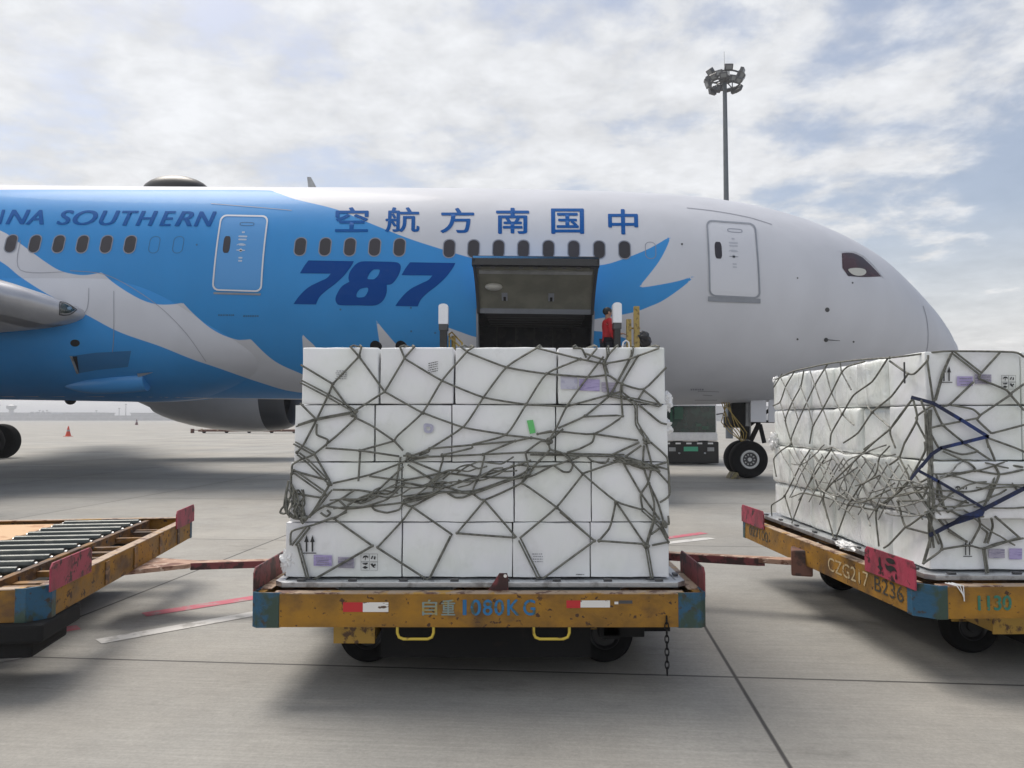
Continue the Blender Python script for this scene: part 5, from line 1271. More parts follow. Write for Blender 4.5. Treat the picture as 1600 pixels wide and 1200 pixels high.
# ------------------------------------------------------------------ nets
T_ = 1.7
NETC = '''547,541 561,557|565,541 561,557|561,557 520,600|561,557 601,612|470,570 520,600|520,600 512,619 494,657 474,695 464,707|520,604 545,637 556,646|469,630 494,655|556,641 601,612|556,653 582,666 616,689|556,653 527,680 490,710 472,717 457,726 456,740|601,612 640,634 661,645 725,668 791,679|625,542 632,559|648,541 632,559|632,560 601,612|632,560 640,565 691,595 756,621 822,632 840,633 886,635|495,662 495,679 512,687 509,697
720,542 729,549|740,542 729,549|729,550 691,594 661,644 622,680 616,689|729,550 792,574 854,584 920,589 950,586 972,600 1006,608 1041,574|840,543 792,573 756,620 725,666 671,701 646,711 630,712|907,561 854,584 822,632 791,679 739,694 737,700 691,711|840,544 907,561 942,568|943,557 919,588 886,634 870,667 858,688|895,544 909,545 916,559|914,552 946,563|933,544 918,562|962,542 950,555|946,568 979,562 997,556 1030,544|997,556 971,600 971,624 973,650|945,568 947,590 951,617|886,635 951,617 969,612|953,618 914,650 872,669|914,651 972,650 928,678 872,674 840,678|1006,610 1023,623 1032,633|1006,610 997,624|998,632 1030,659 1042,663|928,678 997,688
491,709 515,751|509,700 562,704 624,713|562,704 616,689|616,689 630,704|563,704 560,752|457,735 510,750|520,755 577,742 630,722 640,715|577,744 630,750 686,740|520,765 562,766 605,772 630,757|626,714 617,770|630,729 586,770 562,787|555,765 532,780 499,795 484,807|530,782 542,792 567,792 605,780 630,756|505,790 542,795 580,791 630,785 674,772|580,790 586,797 605,801 624,796 630,786|536,780 565,786 592,775|492,819 520,809 522,811 542,797|456,757 474,801|455,740 454,776 440,795 438,801 446,802 452,782|451,751 447,776 449,801 460,810 476,811|462,771 499,777 510,772|455,782 467,805 480,807|501,801 510,807 516,802 511,797|449,760 444,790 452,806 470,806
671,701 739,695 805,689 830,684 856,689|791,680 830,684|671,702 669,706 655,711|637,714 691,713 755,710 821,707 885,709|805,689 755,710 757,713 749,744 740,762 740,771|691,712 692,718 684,745 677,767|630,751 686,740 705,740 750,745 802,746 830,732|642,720 690,739|637,726 692,759 736,772|630,754 692,762 736,747 750,745 811,726 830,719|630,776 680,769 740,767 792,750 830,744 864,727|630,781 674,772 692,762|630,786 657,780 692,769 742,770 784,755 830,740|699,770 711,777 724,777 739,771|740,772 757,781 816,754 836,727|816,755 830,764 870,793 925,842|757,782 725,820 714,833|757,782 790,820 807,840|630,786 644,791 685,770|644,792 630,812 590,855|644,792 706,835|821,708 825,730 815,755|821,707 844,690 856,690|811,726 836,729 866,727 905,714
840,678 862,673|880,670 857,690|856,689 860,702 880,709 910,740 962,783 1002,796|929,680 925,691 906,701 886,707|859,703 836,727|866,728 880,737 890,737 895,727 889,712|918,714 925,720 945,724 952,716|910,740 959,723 974,716|910,742 870,792 830,826 812,841|962,785 956,814 951,827 936,845|963,785 1002,842 1008,850|972,720 1001,770 1031,812|955,711 999,691|978,713 1002,696|978,714 1020,727 1043,733|978,720 988,727 1007,733|1000,670 1009,691 1018,727 1012,755 1001,773 1004,795|1006,696 1005,727 1014,755 1028,785 1038,819|1014,755 1022,785 1021,812 1012,842|1017,691 1041,713 1044,727 1046,773 1031,785|1024,733 1045,756 1047,770|1024,727 1043,722|1037,821 1017,835|1044,806 1045,819 1035,816
542,800 524,808 490,820 456,830 454,852|524,812 582,853|590,856 668,906|478,824 456,852|484,824 462,852|742,800 714,833|712,833 750,836 805,840|929,845 847,905|875,800 929,845|936,845 1008,850|1019,852 1044,847|1032,818 1044,847'''
THKC = '''470,596 512,618 552,641|464,665 495,655 549,645|988,545 986,557 954,617|954,618 994,625 1032,634|971,604 972,615 993,632 995,662 1012,688|830,709 885,710 974,712|515,757 492,795 474,817|517,767 500,789 482,807|1004,796 1031,821 1043,842|582,853 486,908|466,850 482,908|705,836 670,906|812,843 843,905|1010,852 1019,905|1023,809 1010,852|949,541 950,555 944,568 949,585|460,692 491,709|466,709 480,720 516,756|457,735 505,769|668,713 640,718'''
LITC = ''
def pl(sx): return [[tuple(float(c) for c in p.split(',')) for p in l.split(' ')] for ln in sx.strip().split('\n') for l in ln.split('|') if l.strip()]
rn = random.Random(11)
def smooth3(pts, k=4):
    if len(pts) < 3: return pts
    out = []
    for i in range(len(pts) - 1):
        a, b = pts[i], pts[i + 1]; p0 = pts[max(i - 1, 0)]; p3 = pts[min(i + 2, len(pts) - 1)]
        # half strength tangents: rope bends are short
        m0 = (b - p0) * .28 if i else (b - a) * .5; m1 = (p3 - a) * .28 if i < len(pts) - 2 else (b - a) * .5
        for j in range(k):
            t = j / k; out.append(a * (2 * t ** 3 - 3 * t * t + 1) + m0 * (t ** 3 - 2 * t * t + t) + b * (-2 * t ** 3 + 3 * t * t) + m1 * (t ** 3 - t * t))
    out.append(pts[-1]); return out
def rope(m, pts, r, doubled=False):
    pts = smooth3(pts); n = rn.uniform(-.5, .5)
    if doubled:
        o = Vector((.006, 0, .006)); m.tube([p + o for p in pts], r * .85, 6); m.tube([p - o for p in pts], r * .85, 6)
    else: m.tube(pts, r, 6)
knots = {}
def add_net(m, polys, mapf, r, dbl=False):
    for ln in polys:
        lay_ = rn.uniform(.002, .016); pts = [mapf(x, y, lay_) for x, y in ln]
        rope(m, pts, r, dbl)
        for (x, y) in ln: knots[(round(x / 3), round(y / 3))] = knots.get((round(x / 3), round(y / 3)), []) + [(x, y)]
def fmap(x, y, l_): return P(x, y, YB - .014 - l_)
netc = empty('cargo_net', 'grey rope cargo net over the centre stack of white boxes', 'cargo net', (-.19, YB, ZP), 0, 'rope nets over the stacks')
def child(mb, name, mt_, par, smooth=60):
    o = mb.build(name, mt_, par, smooth=smooth, fix=False); o.matrix_parent_inverse = Matrix.Translation(-Vector(par.location)) ; return o
m = MB(); add_net(m, pl(NETC), fmap, .0068); child(m, 'mesh_rope', Mt['rope'], netc)
m = MB(); add_net(m, pl(THKC), fmap, .0065, True); child(m, 'doubled_rope', Mt['rope'], netc)
# loose slack bundled across the middle of the net
m = MB()
for k in range(13):
    t = rn.random(); x0 = 470 + 250 * t; y0 = 800 - 55 * t + rn.uniform(-12, 10); L_ = rn.uniform(50, 130)
    pts = []
    for i in range(6):
        x = x0 + L_ * i / 5; y = y0 - .26 * L_ * i / 5 + 6 * sin(i * 1.3 + k) + rn.uniform(-2, 2); pts.append(fmap(x, y, rn.uniform(.004, .03)))
    rope(m, pts, .0052)
for k in range(9):
    x0 = 462 + rn.uniform(-12, 14); pts = [fmap(x0 + rn.uniform(-6, 6), 765 + i * 11, rn.uniform(0, .04)) for i in range(5)]; rope(m, pts, .005)
for k in range(8):
    pts = [fmap(960 + 10 * i + rn.uniform(-3, 3), 716 + 2.4 * i + 4 * sin(i + k), rn.uniform(0, .025)) for i in range(8)]; rope(m, pts, .005)
child(m, 'slack_rope', Mt['rope'], netc)
m = MB()
for v in knots.values():
    if len(v) > 1: m.ball(fmap(v[0][0], v[0][1], .009), rn.uniform(.0085, .0125), 5)
for x, y in ((555, 646), (637, 713), (515, 756), (944, 566), (1010, 690), (1038, 820), (1010, 852), (857, 690), (474, 812)):
    for k in range(5): m.ball(fmap(x + rn.uniform(-4, 4), y + rn.uniform(-4, 4), .014), rn.uniform(.009, .016), 5)
child(m, 'knot', Mt['rope'], netc)
m = MB()
for x in (484, 670, 845, 1018): m.box(*(lambda c: (c.x - .03, c.x + .03, c.y - .012, c.y + .012, c.z - .012, c.z + .008))(P(x, 906, YB - .02)))
child(m, 'net_hook', Mt['dgrey'], netc, 20)
# rope ends and edge ropes over the top of the stack
m = MB()
for x, dx in ((547, 20), (565, -18), (625, 25), (648, -20), (720, 22), (740, -20), (840, 18), (895, 24), (933, -18), (962, 20), (988, 14), (1030, -22)):
    a = fmap(x, 542, .006); m.tube([a, a + Vector((dx * .0008, .03, .012)), a + Vector((dx * .004, .5, .014)), a + Vector((dx * .01, 1.4, .012))], .0062, 6)
child(m, 'top_rope', Mt['rope'], netc)

NETR = '''1293,569 1273,602 1247,658 1237,683 1236,694|1241,581 1228,603 1219,628 1208,634|1256,579 1251,604 1238,628 1227,657 1237,693|1351,565 1326,572 1315,582 1299,614 1285,640 1270,667 1265,693|1387,560 1363,596 1334,617 1316,647 1299,677 1297,695|1419,584 1393,619 1363,644 1341,676 1318,692|1426,623 1391,670 1350,702|1222,584 1209,605|1237,694 1222,703 1209,717 1213,745|1266,702 1251,726 1226,775 1206,789 1206,806|1299,702 1282,727 1255,771 1237,818|1391,670 1367,690 1350,706 1301,754 1286,778 1303,841|1374,743 1346,757 1330,782 1325,789 1306,841|1420,751 1398,773 1369,797 1373,850 1373,852|1226,775 1237,810|1255,770 1286,777|1326,789 1366,797|1390,564 1419,584 1430,583 1449,563 1450,555|1449,565 1458,627|1562,551 1533,583|1532,584 1531,592 1570,608 1579,616|1521,597 1485,631 1473,635|1600,600 1579,615|1579,617 1531,649|1579,617 1600,641|1486,633 1519,639 1531,649 1527,656 1549,677|1529,653 1473,664 1453,669|1458,633 1473,664 1503,689 1519,700|1550,677 1600,664|1543,684 1587,700 1600,706|1541,684 1545,700|1426,623 1391,671 1399,700|1427,625 1433,655 1413,693|1457,633 1431,653 1447,687|1439,625 1447,647 1451,671 1466,699|1414,690 1405,715 1390,726|1405,715 1421,751 1390,781 1374,790|1445,690 1445,706 1421,750|1422,751 1441,778 1475,821 1510,846|1450,690 1450,717 1467,753 1475,794|1454,690 1454,714 1465,751 1465,777 1481,799|1473,701 1503,710 1527,705 1506,693|1473,705 1513,723 1523,735 1470,746|1523,735 1563,741 1599,734|1527,705 1554,722 1599,730|1542,690 1555,722 1551,757 1537,794|1554,722 1589,765|1439,753 1454,747 1443,777|1403,783 1439,782|1403,783 1415,823 1447,801|1415,823 1390,850 1381,856|1447,801 1467,850|1417,825 1453,834|1530,810 1531,823 1517,849|1534,825 1543,833 1538,849|1549,810 1551,823 1543,849|1555,807 1595,842|1599,841 1558,849 1538,857|1483,797 1505,807 1537,807|1490,794 1510,782|1553,726 1561,743 1543,783|1465,833 1472,858 1443,880|1472,858 1513,852 1538,857 1593,840|1482,830 1508,845|1390,559 1417,556 1475,549 1583,550 1600,558|1212,593 1240,580 1295,568 1345,562 1390,559'''
THKR = '''1487,551 1473,584 1461,627|1490,551 1531,583|1455,838 1443,880|1537,857 1543,898|1447,647 1449,700'''
LITR = '''1220,591 1237,625 1247,655|1265,577 1273,602 1285,637 1298,673|1289,576 1299,613 1316,647 1334,664|1313,565 1315,581 1330,609|1251,604 1262,633 1270,664|1354,633 1363,644 1391,668|1219,628 1227,656|1238,695 1253,726 1270,743 1283,770|1269,707 1302,749 1310,770 1325,781|1299,703 1323,735 1347,758 1355,773 1369,797|1347,713 1370,731 1381,747 1399,773|1249,698 1283,703 1301,699 1321,709 1353,707 1377,714 1399,710|1283,726 1301,717 1307,725 1297,741|1278,751 1299,755 1321,743 1340,730|1290,770 1310,775 1323,765 1318,743|1358,770 1377,765 1398,755|1331,782 1357,778 1379,795|1236,777 1255,770 1286,776 1325,789 1368,797'''
XN = XR - .040; YN = YR - .016
def rmap(x, y, l_):
    d = ray(x, y); t = (XN - l_ * 1.5) / d.x; p = EYE + d * t
    if p.y < YN - .01: p = P(x, y, YN - l_ - (.06 if 722 < y < 815 else 0))
    return p
netr = empty('cargo_net', 'tangled rope cargo net over the right hand stack of white boxes', 'cargo net', (XR, YR, ZP), 0, 'rope nets over the stacks')
knots.clear()
m = MB(); add_net(m, pl(NETR), rmap, .0070); child(m, 'mesh_rope', Mt['rope'], netr)
m = MB(); add_net(m, pl(THKR), rmap, .007, True); child(m, 'doubled_rope', Mt['rope'], netr)
m = MB(); add_net(m, pl(LITR), rmap, .0058)
for k in range(13):                                   # second, slacker layer of the mesh
    x0 = 1216 + 17 * k; y0 = 700 + .13 * (x0 - 1216); rope(m, [rmap(x0 + i * (9 + k * .5) + rn.uniform(-2, 2), y0 + 17 * i + rn.uniform(-2, 2) + i * k * .5, rn.uniform(.002, .02)) for i in range(5)], .0052)
    if k > 2: rope(m, [rmap(x0 - i * (7 + k * .4) + rn.uniform(-2, 2), y0 + 3 + 16 * i + rn.uniform(-2, 2) + i * k * .4, rn.uniform(.002, .02)) for i in range(5)], .005)
for k in range(9):
    x0 = rn.uniform(1212, 1400); y0 = 700 + (x0 - 1212) * .22 + rn.uniform(0, 60); pts = []; a = rn.uniform(0, 6)
    a = rn.uniform(-.4, .8)
    for i in range(9):
        a += rn.uniform(-.4, .4); x0 += 11 * cos(a) * (.5 + (x0 - 1200) / 250); y0 += 9 * sin(a); pts.append(rmap(max(1209, x0), max(y0, 695), rn.uniform(.004, .03)))
    rope(m, pts, .0055)
child(m, 'pale_slack_rope', Mt['rope2'], netr)
m = MB()
for k in range(13):
    f = rn.random(); x0 = rn.uniform(1450, 1595) if f < .6 else rn.uniform(1300, 1450); y0 = rn.uniform(735, 800) if f < .6 else rn.uniform(735, 790); pts = []; a = rn.uniform(0, 6)
    a = rn.uniform(-.6, .6) + (pi if x0 > 1520 else 0)
    for i in range(9):
        a += rn.uniform(-.35, .35); x0 += 16 * cos(a); y0 += 9 * sin(a); pts.append(rmap(x0, y0, rn.uniform(.004, .03)))
    rope(m, pts, .0056)
for k in range(6):                                    # strands running down the near edge
    pts = [rmap(1449 + rn.uniform(-4, 8) + i * .9, 640 + 36 * i, rn.uniform(.0, .03)) for i in range(7)]; rope(m, pts, .0055)
child(m, 'slack_rope', Mt['rope'], netr)
m = MB()
for v in knots.values():
    if len(v) > 1: m.ball(rmap(v[0][0], v[0][1], .009), rn.uniform(.009, .014), 5)
child(m, 'knot', Mt['rope'], netr)
def strap(label, poly, w):
    pts = [rmap(x, y, .03) for x, y in poly]; e = MB()
    for i in range(len(pts) - 1):
        a, b = pts[i], pts[i + 1]; d = (b - a).normalized()
        nn = Vector((0, -1, 0)) if abs(d.x) > .3 * abs(d.y) else Vector((-1, 0, 0))
        u = d.cross(nn).normalized() * w / 2; n2 = nn * .004
        k = len(e.v); a = a - d * .006; b = b + d * .006
        e.v += [tuple(q) for q in (a - u, a + u, b + u, b - u, a - u + n2, a + u + n2, b + u + n2, b - u + n2)]
        e.f += [tuple(k + j for j in f) for f in ((0, 3, 2, 1), (4, 5, 6, 7), (0, 1, 5, 4), (1, 2, 6, 5), (2, 3, 7, 6), (3, 0, 4, 7))]
    o = e.build('tie_down_strap', Mt['strap'], None, fix=False); return tag(o, label, 'strap', 'navy straps on the right hand net')
strap('navy strap zigzagging across the upper net of the right hand stack', [(1425, 621), (1458, 630), (1500, 655), (1543, 682), (1503, 692), (1470, 700), (1455, 710), (1440, 728), (1424, 748)], .022)
strap('navy strap slanting down right to the strap crossing, right hand stack', [(1436, 736), (1466, 752), (1500, 772), (1540, 796)], .018)
strap('broad navy strap climbing from lower left to the right edge, right hand stack', [(1453, 836), (1480, 822), (1540, 794), (1600, 763), (1640, 745)], .026)
MB2 = [rmap(x, y, .04) for x, y in ((1478, 824), (1500, 806), (1542, 792))]
sw = MB(); sw.add(MB2 + [rmap(1536, 806, .04), rmap(1500, 818, .04)], [(0, 1, 2, 3, 4)]); tag(link('strap_fold', sw.mesh('strap_fold'), Mt['strap']), 'wide folded part of the navy strap near its crossing', 'strap', 'navy straps on the right hand net')
MB3 = MB().prism([(0, 0), (.016, 0), (.016, .14), (0, .14)], lambda u, v, w: P(1427, 599, 5.03) + Vector((-.05 - w, u, v)), .004)
tag(MB3.build('marker_stroke', Mt['ink']), 'short black marker tag on the film near the top corner, right hand stack', 'tag')

# ------------------------------------------------------------------ cargo loader, its crewman and posts
LY = 17.2
def wp(x, y, Y=LY): return P(x, y, Y)
ldr = empty('cargo_loader', 'cargo loader with white lamp posts raised at the open cargo hold', 'cargo loader', (0, LY - 1.5, 0), 0)
LO = Vector((0, LY - 1.5, 0))
x0, x1 = wp(686, 500).x, wp(985, 500).x
m = MB(); m.box(x0 - .1, x1 + .1, -.6, 2.0, 2.28, 2.42); m.build('platform', Mt['steel'], ldr, bevel=.02)
m = MB()
for k in range(12): m.tube([(x0 + .1, -.5 + .2 * k, 2.45), (x1 - .9, -.5 + .2 * k, 2.45)], .03, 8)
m.build('platform_rollers', Mt['steel'], ldr, smooth=40)
m = MB(); m.box(x0, x1 - .5, -.6, 1.6, .45, .80); m.build('chassis', Mt['yellow_worn'], ldr, bevel=.03)
m = MB()
for yy in (-.3, 1.4):
    for (a, b) in (((x0 + .3, .8), (x1 - .6, 2.28)), ((x0 + .3, 2.28), (x1 - .6, .8))): m.tube([(a[0], yy, a[1]), (b[0], yy, b[1])], .08, 8)
m.build('scissor_lift', Mt['yellow_worn'], ldr, smooth=40)
for (x, y) in ((x0 + .5, -.3), (x1 - 1.0, -.3), (x0 + .5, 1.4), (x1 - 1.0, 1.4)):
    w = bpy.data.objects.new('wheel', None); COL.objects.link(w); w.parent = ldr; w.location = (x, y, .38); wheel(w, Vector((0, 0, 0)), .38, .26, .2, Mt['greymetal'])
for xa, xb, yt, yb_ in ((686, 700.5, 475.5, 507), (957, 970.5, 473.5, 505)):
    a = wp(xa, yt); b = wp(xb, yb_); cxm = (a.x + b.x) / 2; hw = (b.x - a.x) / 2; pts = []
    for i in range(9): t = pi * i / 8; pts.append((hw * cos(t), a.z - hw * .55 + hw * .55 * sin(t)))
    pts += [(-hw, b.z), (hw, b.z)]
    m = MB(); m.prism(pts, lambda u, v, w: Vector((cxm + u, 1.5 - .12 + w, v)), .24); lamp = m.build('lamp_housing', mat('white_lamp_plastic', (.82, .84, .88), .35) if 'lampw' not in Mt else Mt['lampw'], ldr, smooth=30)
    m = MB(); m.box(cxm - hw * .75, cxm + hw * .75, 1.40, 1.62, 2.4, b.z - .002); m.build('mast', Mt['black'], ldr, bevel=.01)
    m = MB(); m.box(cxm - hw * .95, cxm + hw * .95, 1.385, 1.635, b.z - .14, b.z - .004); m.build('mast_collar', Mt['dgrey'], ldr, bevel=.01)
for xa, xb, yt in ((978.5, 986, 499), (990, 998.5, 479)):
    a = wp(xa, yt, LY - .1); b = wp(xb, yt, LY - .1)
    MB().box(a.x, b.x, 1.33, 1.45, 2.4, a.z).build('guard_post', Mt['ochre'], ldr, bevel=.01)
MB().tube([wp(986, 513) - LO, wp(1000, 513) - LO], .02, 8).build('guard_rail', Mt['ochre'], ldr, smooth=40)
m = MB(); m.tube([Vector((q.x, 1.5, q.z)) for q in [wp(702, 560), wp(702, 522), wp(706, 519), wp(722, 536), wp(722, 560)]], .022, 8); m.tube([Vector((q.x, 1.5, q.z)) for q in [wp(702, 526), wp(718, 541)]], .018, 8); m.tube([Vector((q.x, 1.62, q.z)) for q in [wp(708, 524), wp(708, 560)]], .05, 8); m.build('hand_rail', Mt['ochre'], ldr, smooth=40)
m = MB(); m.tube([Vector((q.x, 1.2, q.z)) for q in [wp(969, 547), wp(971, 537), wp(975, 534), wp(979, 537), wp(980, 547)]], .02, 8); m.build('cable_loop', Mt['white'], ldr, smooth=60)
# draped black sheet
bm = bmesh.new(); bmesh.ops.create_icosphere(bm, subdivisions=3, radius=1)
for v in bm.verts:
    n = noise.noise(v.co * 1.7 + Vector((4, 2, 1))) + .4 * noise.noise(v.co * 4); v.co = Vector((v.co.x * .17 + v.co.z * -.05, v.co.y * .12, v.co.z * .20)) * (1 + .5 * n)
me = bpy.data.meshes.new('black_bag'); bm.to_mesh(me); bm.free(); o = link('black_bag', me, Mt['bag']); o.location = wp(1007, 531, LY - .1)
tag(o, 'black plastic bag hanging beside the ochre post on the loader', 'bag')
# round rubber tops showing over the stack (left)
for x, lab in ((587.5, 'left of the two black buffers peeping over the centre stack'), (627, 'right of the two black buffers peeping over the centre stack')):
    q = P(x, 541, 12.5); m = MB(); m.lathe([(-.08, .02), (-.08, .085), (.08, .085), (.08, .02)], 20, Matrix.Rotation(pi / 2, 4, 'Z')); bu = m.build('rubber_buffer', Mt['rubber'], None, smooth=40)
    bu.location = q; tag(bu, lab, 'buffer', 'rubber buffers behind the centre stack')
    s_ = MB(); s_.box(-.04, .04, -.04, .04, -q.z, -.04); s_.build('stand', Mt['dgrey'], bu)

def person(label, loc, rz, h=1.70):
    """standing figure: one skinned body, clothes and hair as children"""
    e = empty('person', label, 'person', loc, rz); k = h / 1.70
    J = {'pel': (0, 0, .93), 'wst': (0, 0, 1.05), 'chest': (0, -.01, 1.25), 'neckb': (0, 0, 1.42), 'neck': (0, .0, 1.49), 'head': (0, -.02, 1.60), 'top': (0, -.01, 1.68),
         'hl': (-.10, 0, .90), 'kl': (-.11, -.02, .50), 'al': (-.11, .02, .09), 'fl': (-.12, -.15, .03), 'hr': (.10, 0, .90), 'kr': (.11, -.02, .50), 'ar': (.12, .02, .09), 'fr': (.13, -.15, .03),
         'sl': (-.19, 0, 1.38), 'el': (-.25, -.02, 1.10), 'wl': (-.24, -.16, .90), 'sr': (.19, 0, 1.38), 'er': (.27, -.10, 1.14), 'wr': (.26, -.34, 1.16)}
    E_ = [('pel', 'wst'), ('wst', 'chest'), ('chest', 'neckb'), ('neckb', 'neck'), ('neck', 'head'), ('head', 'top'), ('pel', 'hl'), ('hl', 'kl'), ('kl', 'al'), ('al', 'fl'), ('pel', 'hr'), ('hr', 'kr'), ('kr', 'ar'), ('ar', 'fr'), ('neckb', 'sl'), ('sl', 'el'), ('el', 'wl'), ('neckb', 'sr'), ('sr', 'er'), ('er', 'wr')]
    RR = {'pel': .135, 'wst': .12, 'chest': .145, 'neckb': .09, 'neck': .055, 'head': .095, 'top': .07, 'hl': .085, 'kl': .058, 'al': .042, 'fl': .035, 'hr': .085, 'kr': .058, 'ar': .042, 'fr': .035, 'sl': .06, 'el': .045, 'wl': .03, 'sr': .06, 'er': .045, 'wr': .03}
    def skin(names, edges, grow, nm, mt_, fingers=False):
        vs = [tuple(c * k for c in J[n]) for n in names]; rad = [RR[n] + grow for n in names]; es = [(names.index(a), names.index(b)) for a, b in edges]
        if fingers:
            for w_, sx in (('wl', -1), ('wr', 1)):
                wv = Vector(J[w_]); d = (wv - Vector(J['e' + w_[1]])).normalized(); si = d.cross(Vector((0, 0, 1))).normalized() if abs(d.z) < .9 else Vector((1, 0, 0))
                palm = len(vs); vs.append(tuple((wv + d * .07) * k)); rad.append(.032); es.append((names.index(w_), palm))
                for q, (off, ln) in enumerate(((-.03, .07), (-.01, .085), (.01, .08), (.03, .06))):
                    a = wv + d * .10 + si * off; b = a + d * ln * .5 + Vector((0, 0, -.01)); c = b + d * ln * .45 + Vector((0, 0, -.025))
                    i = len(vs); vs += [tuple(a * k), tuple(b * k), tuple(c * k)]; rad += [.010, .009, .008]; es += [(palm, i), (i, i + 1), (i + 1, i + 2)]
                a = wv + d * .05 - si * .04; b = a + d * .05 - si * .02; i = len(vs); vs += [tuple(a * k), tuple(b * k)]; rad += [.011, .009]; es += [(palm, i), (i, i + 1)]
        me = bpy.data.meshes.new(nm); me.from_pydata(vs, es, []); o = bpy.data.objects.new(nm, me); COL.objects.link(o)
        sm = o.modifiers.new('s', 'SKIN'); sb = o.modifiers.new('u', 'SUBSURF'); sb.levels = sb.render_levels = 2
        for i, v in enumerate(me.skin_vertices[0].data): v.radius = (rad[i] * k * (1.0), rad[i] * k * (1.0)); v.use_root = (i == 0)
        dg = bpy.context.evaluated_depsgraph_get(); m2 = bpy.data.meshes.new_from_object(o.evaluated_get(dg)); bpy.data.objects.remove(o)
        m2.polygons.foreach_set('use_smooth', [True] * len(m2.polygons)); m2.materials.clear(); return link(nm, m2, mt_, e)
    nm = list(J); skin(nm, E_, 0, 'body', Mt['skin'], True)
    up = ['wst', 'chest', 'neckb', 'sl', 'el', 'wl', 'sr', 'er', 'wr', 'pel']
    skin(up, [x for x in E_ if x[0] in up and x[1] in up], .016, 'jacket', Mt['red'])
    lo = ['pel', 'hl', 'kl', 'al', 'hr', 'kr', 'ar']
    skin(lo, [x for x in E_ if x[0] in lo and x[1] in lo], .014, 'trousers', Mt['trouser'])
    hd = MB(); hd.ball((0, .012 * k, 1.635 * k), (.098 * k, .108 * k, .095 * k), 10); hd.v = [v for v in hd.v]; hd.build('hair', Mt['hair'], e, smooth=60)
    fc = MB(); fc.ball((0, -.115 * k, 1.585 * k), (.014, .022, .022), 6); fc.build('nose', Mt['skin'], e, smooth=60)
    for sx in (-1, 1):
        ey = MB(); ey.ball((.032 * sx * k, -.105 * k, 1.61 * k), (.011, .008, .007), 6); ey.build('eye', Mt['black'], e, smooth=60)
        MB().ball((.098 * sx * k, 0, 1.59 * k), (.014, .025, .032), 6).build('ear', Mt['skin'], e, smooth=60)
    MB().ball((0, -.108 * k, 1.55 * k), (.024, .008, .006), 6).build('mouth', Mt['darkred'], e, smooth=60)
    return e
pp_ = P(951, 482, LY + .5); person('person in a red jacket standing behind the right white lamp post', (pp_.x - .02, LY + .5, 2.42), R(100), pp_.z - 2.42)

# ------------------------------------------------------------------ truck beyond the nose gear
TY = 27.2; tx0, tx1 = P(1122, 700, TY).x - 2.35, P(1122, 700, TY).x
trk = empty('apron_truck', 'white and black truck cab with a green plate seen under the airliner', 'truck', ((tx0 + tx1) / 2, TY, 0), 0)
def tz(y): return P(1100, y, TY).z
hw = (tx1 - tx0) / 2
m = MB(); m.box(-hw, hw, 0, 5.0, tz(689), tz(677)); m.box(-hw + .02, hw - .02, .06, 1.9, tz(677) - .01, 2.55); m.box(-hw + .05, hw - .05, 2.0, 6.5, .9, 2.5); m.build('cab', Mt['white'], trk, bevel=.04)
m = MB(); m.box(-hw + .06, hw - .06, .035, .12, tz(675.5), tz(634)); m.build('windscreen', Mt['winddark'], trk, bevel=.03)
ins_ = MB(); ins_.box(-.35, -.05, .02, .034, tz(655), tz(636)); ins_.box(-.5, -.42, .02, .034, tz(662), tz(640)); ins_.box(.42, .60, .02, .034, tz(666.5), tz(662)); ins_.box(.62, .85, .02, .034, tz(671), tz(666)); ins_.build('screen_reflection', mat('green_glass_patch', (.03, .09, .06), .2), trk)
m = MB(); m.box(-hw - .02, hw + .02, -.04, .5, tz(724), tz(690)); m.build('bumper', Mt['black'], trk, bevel=.04)
m = MB()
for i in range(6): m.box(-hw + .08 + i * .38, -.0 - hw + .26 + i * .38, -.058, -.0405, tz(694), tz(691.5))
m.build('grille_strip', Mt['white'], trk)
m = MB(); a = P(1068, 705, TY); b = P(1090, 698, TY); cxm = (tx0 + tx1) / 2; m.box(a.x - cxm, b.x - cxm, -.062, -.0405, a.z, b.z); m.build('number_plate', Mt['plate'], trk)
for x in (1050, 1110): 
    q = P(x, 702, TY); MB().box(q.x - cxm - .12, q.x - cxm + .12, -.06, -.0405, q.z - .07, q.z + .07).build('headlight', Mt['greymetal'], trk, bevel=.01)
for x in (1061, 1101):
    q = P(x, 708, TY); MB().ball((q.x - cxm, -.045, q.z), (.04, .02, .03), 6).build('fog_light', Mt['alu'], trk, smooth=60)
m = MB(); m.tube([(hw - .05, .3, tz(648)), (hw + .2, .1, tz(646)), (hw + .32, .05, tz(652))], .025); m.box(hw + .22, hw + .42, .0, .10, tz(668), tz(651)); m.build('mirror', Mt['black'], trk, bevel=.02)
for x, y in ((-hw + .3, .9), (hw - .3, .9), (-hw + .3, 5.2), (hw - .3, 5.2)):
    w = bpy.data.objects.new('wheel', None); COL.objects.link(w); w.parent = trk; w.location = (x, y, .45); w.rotation_euler = (0, 0, pi / 2); wheel(w, Vector((0, 0, 0)), .45, .28, .24, Mt['greymetal'])

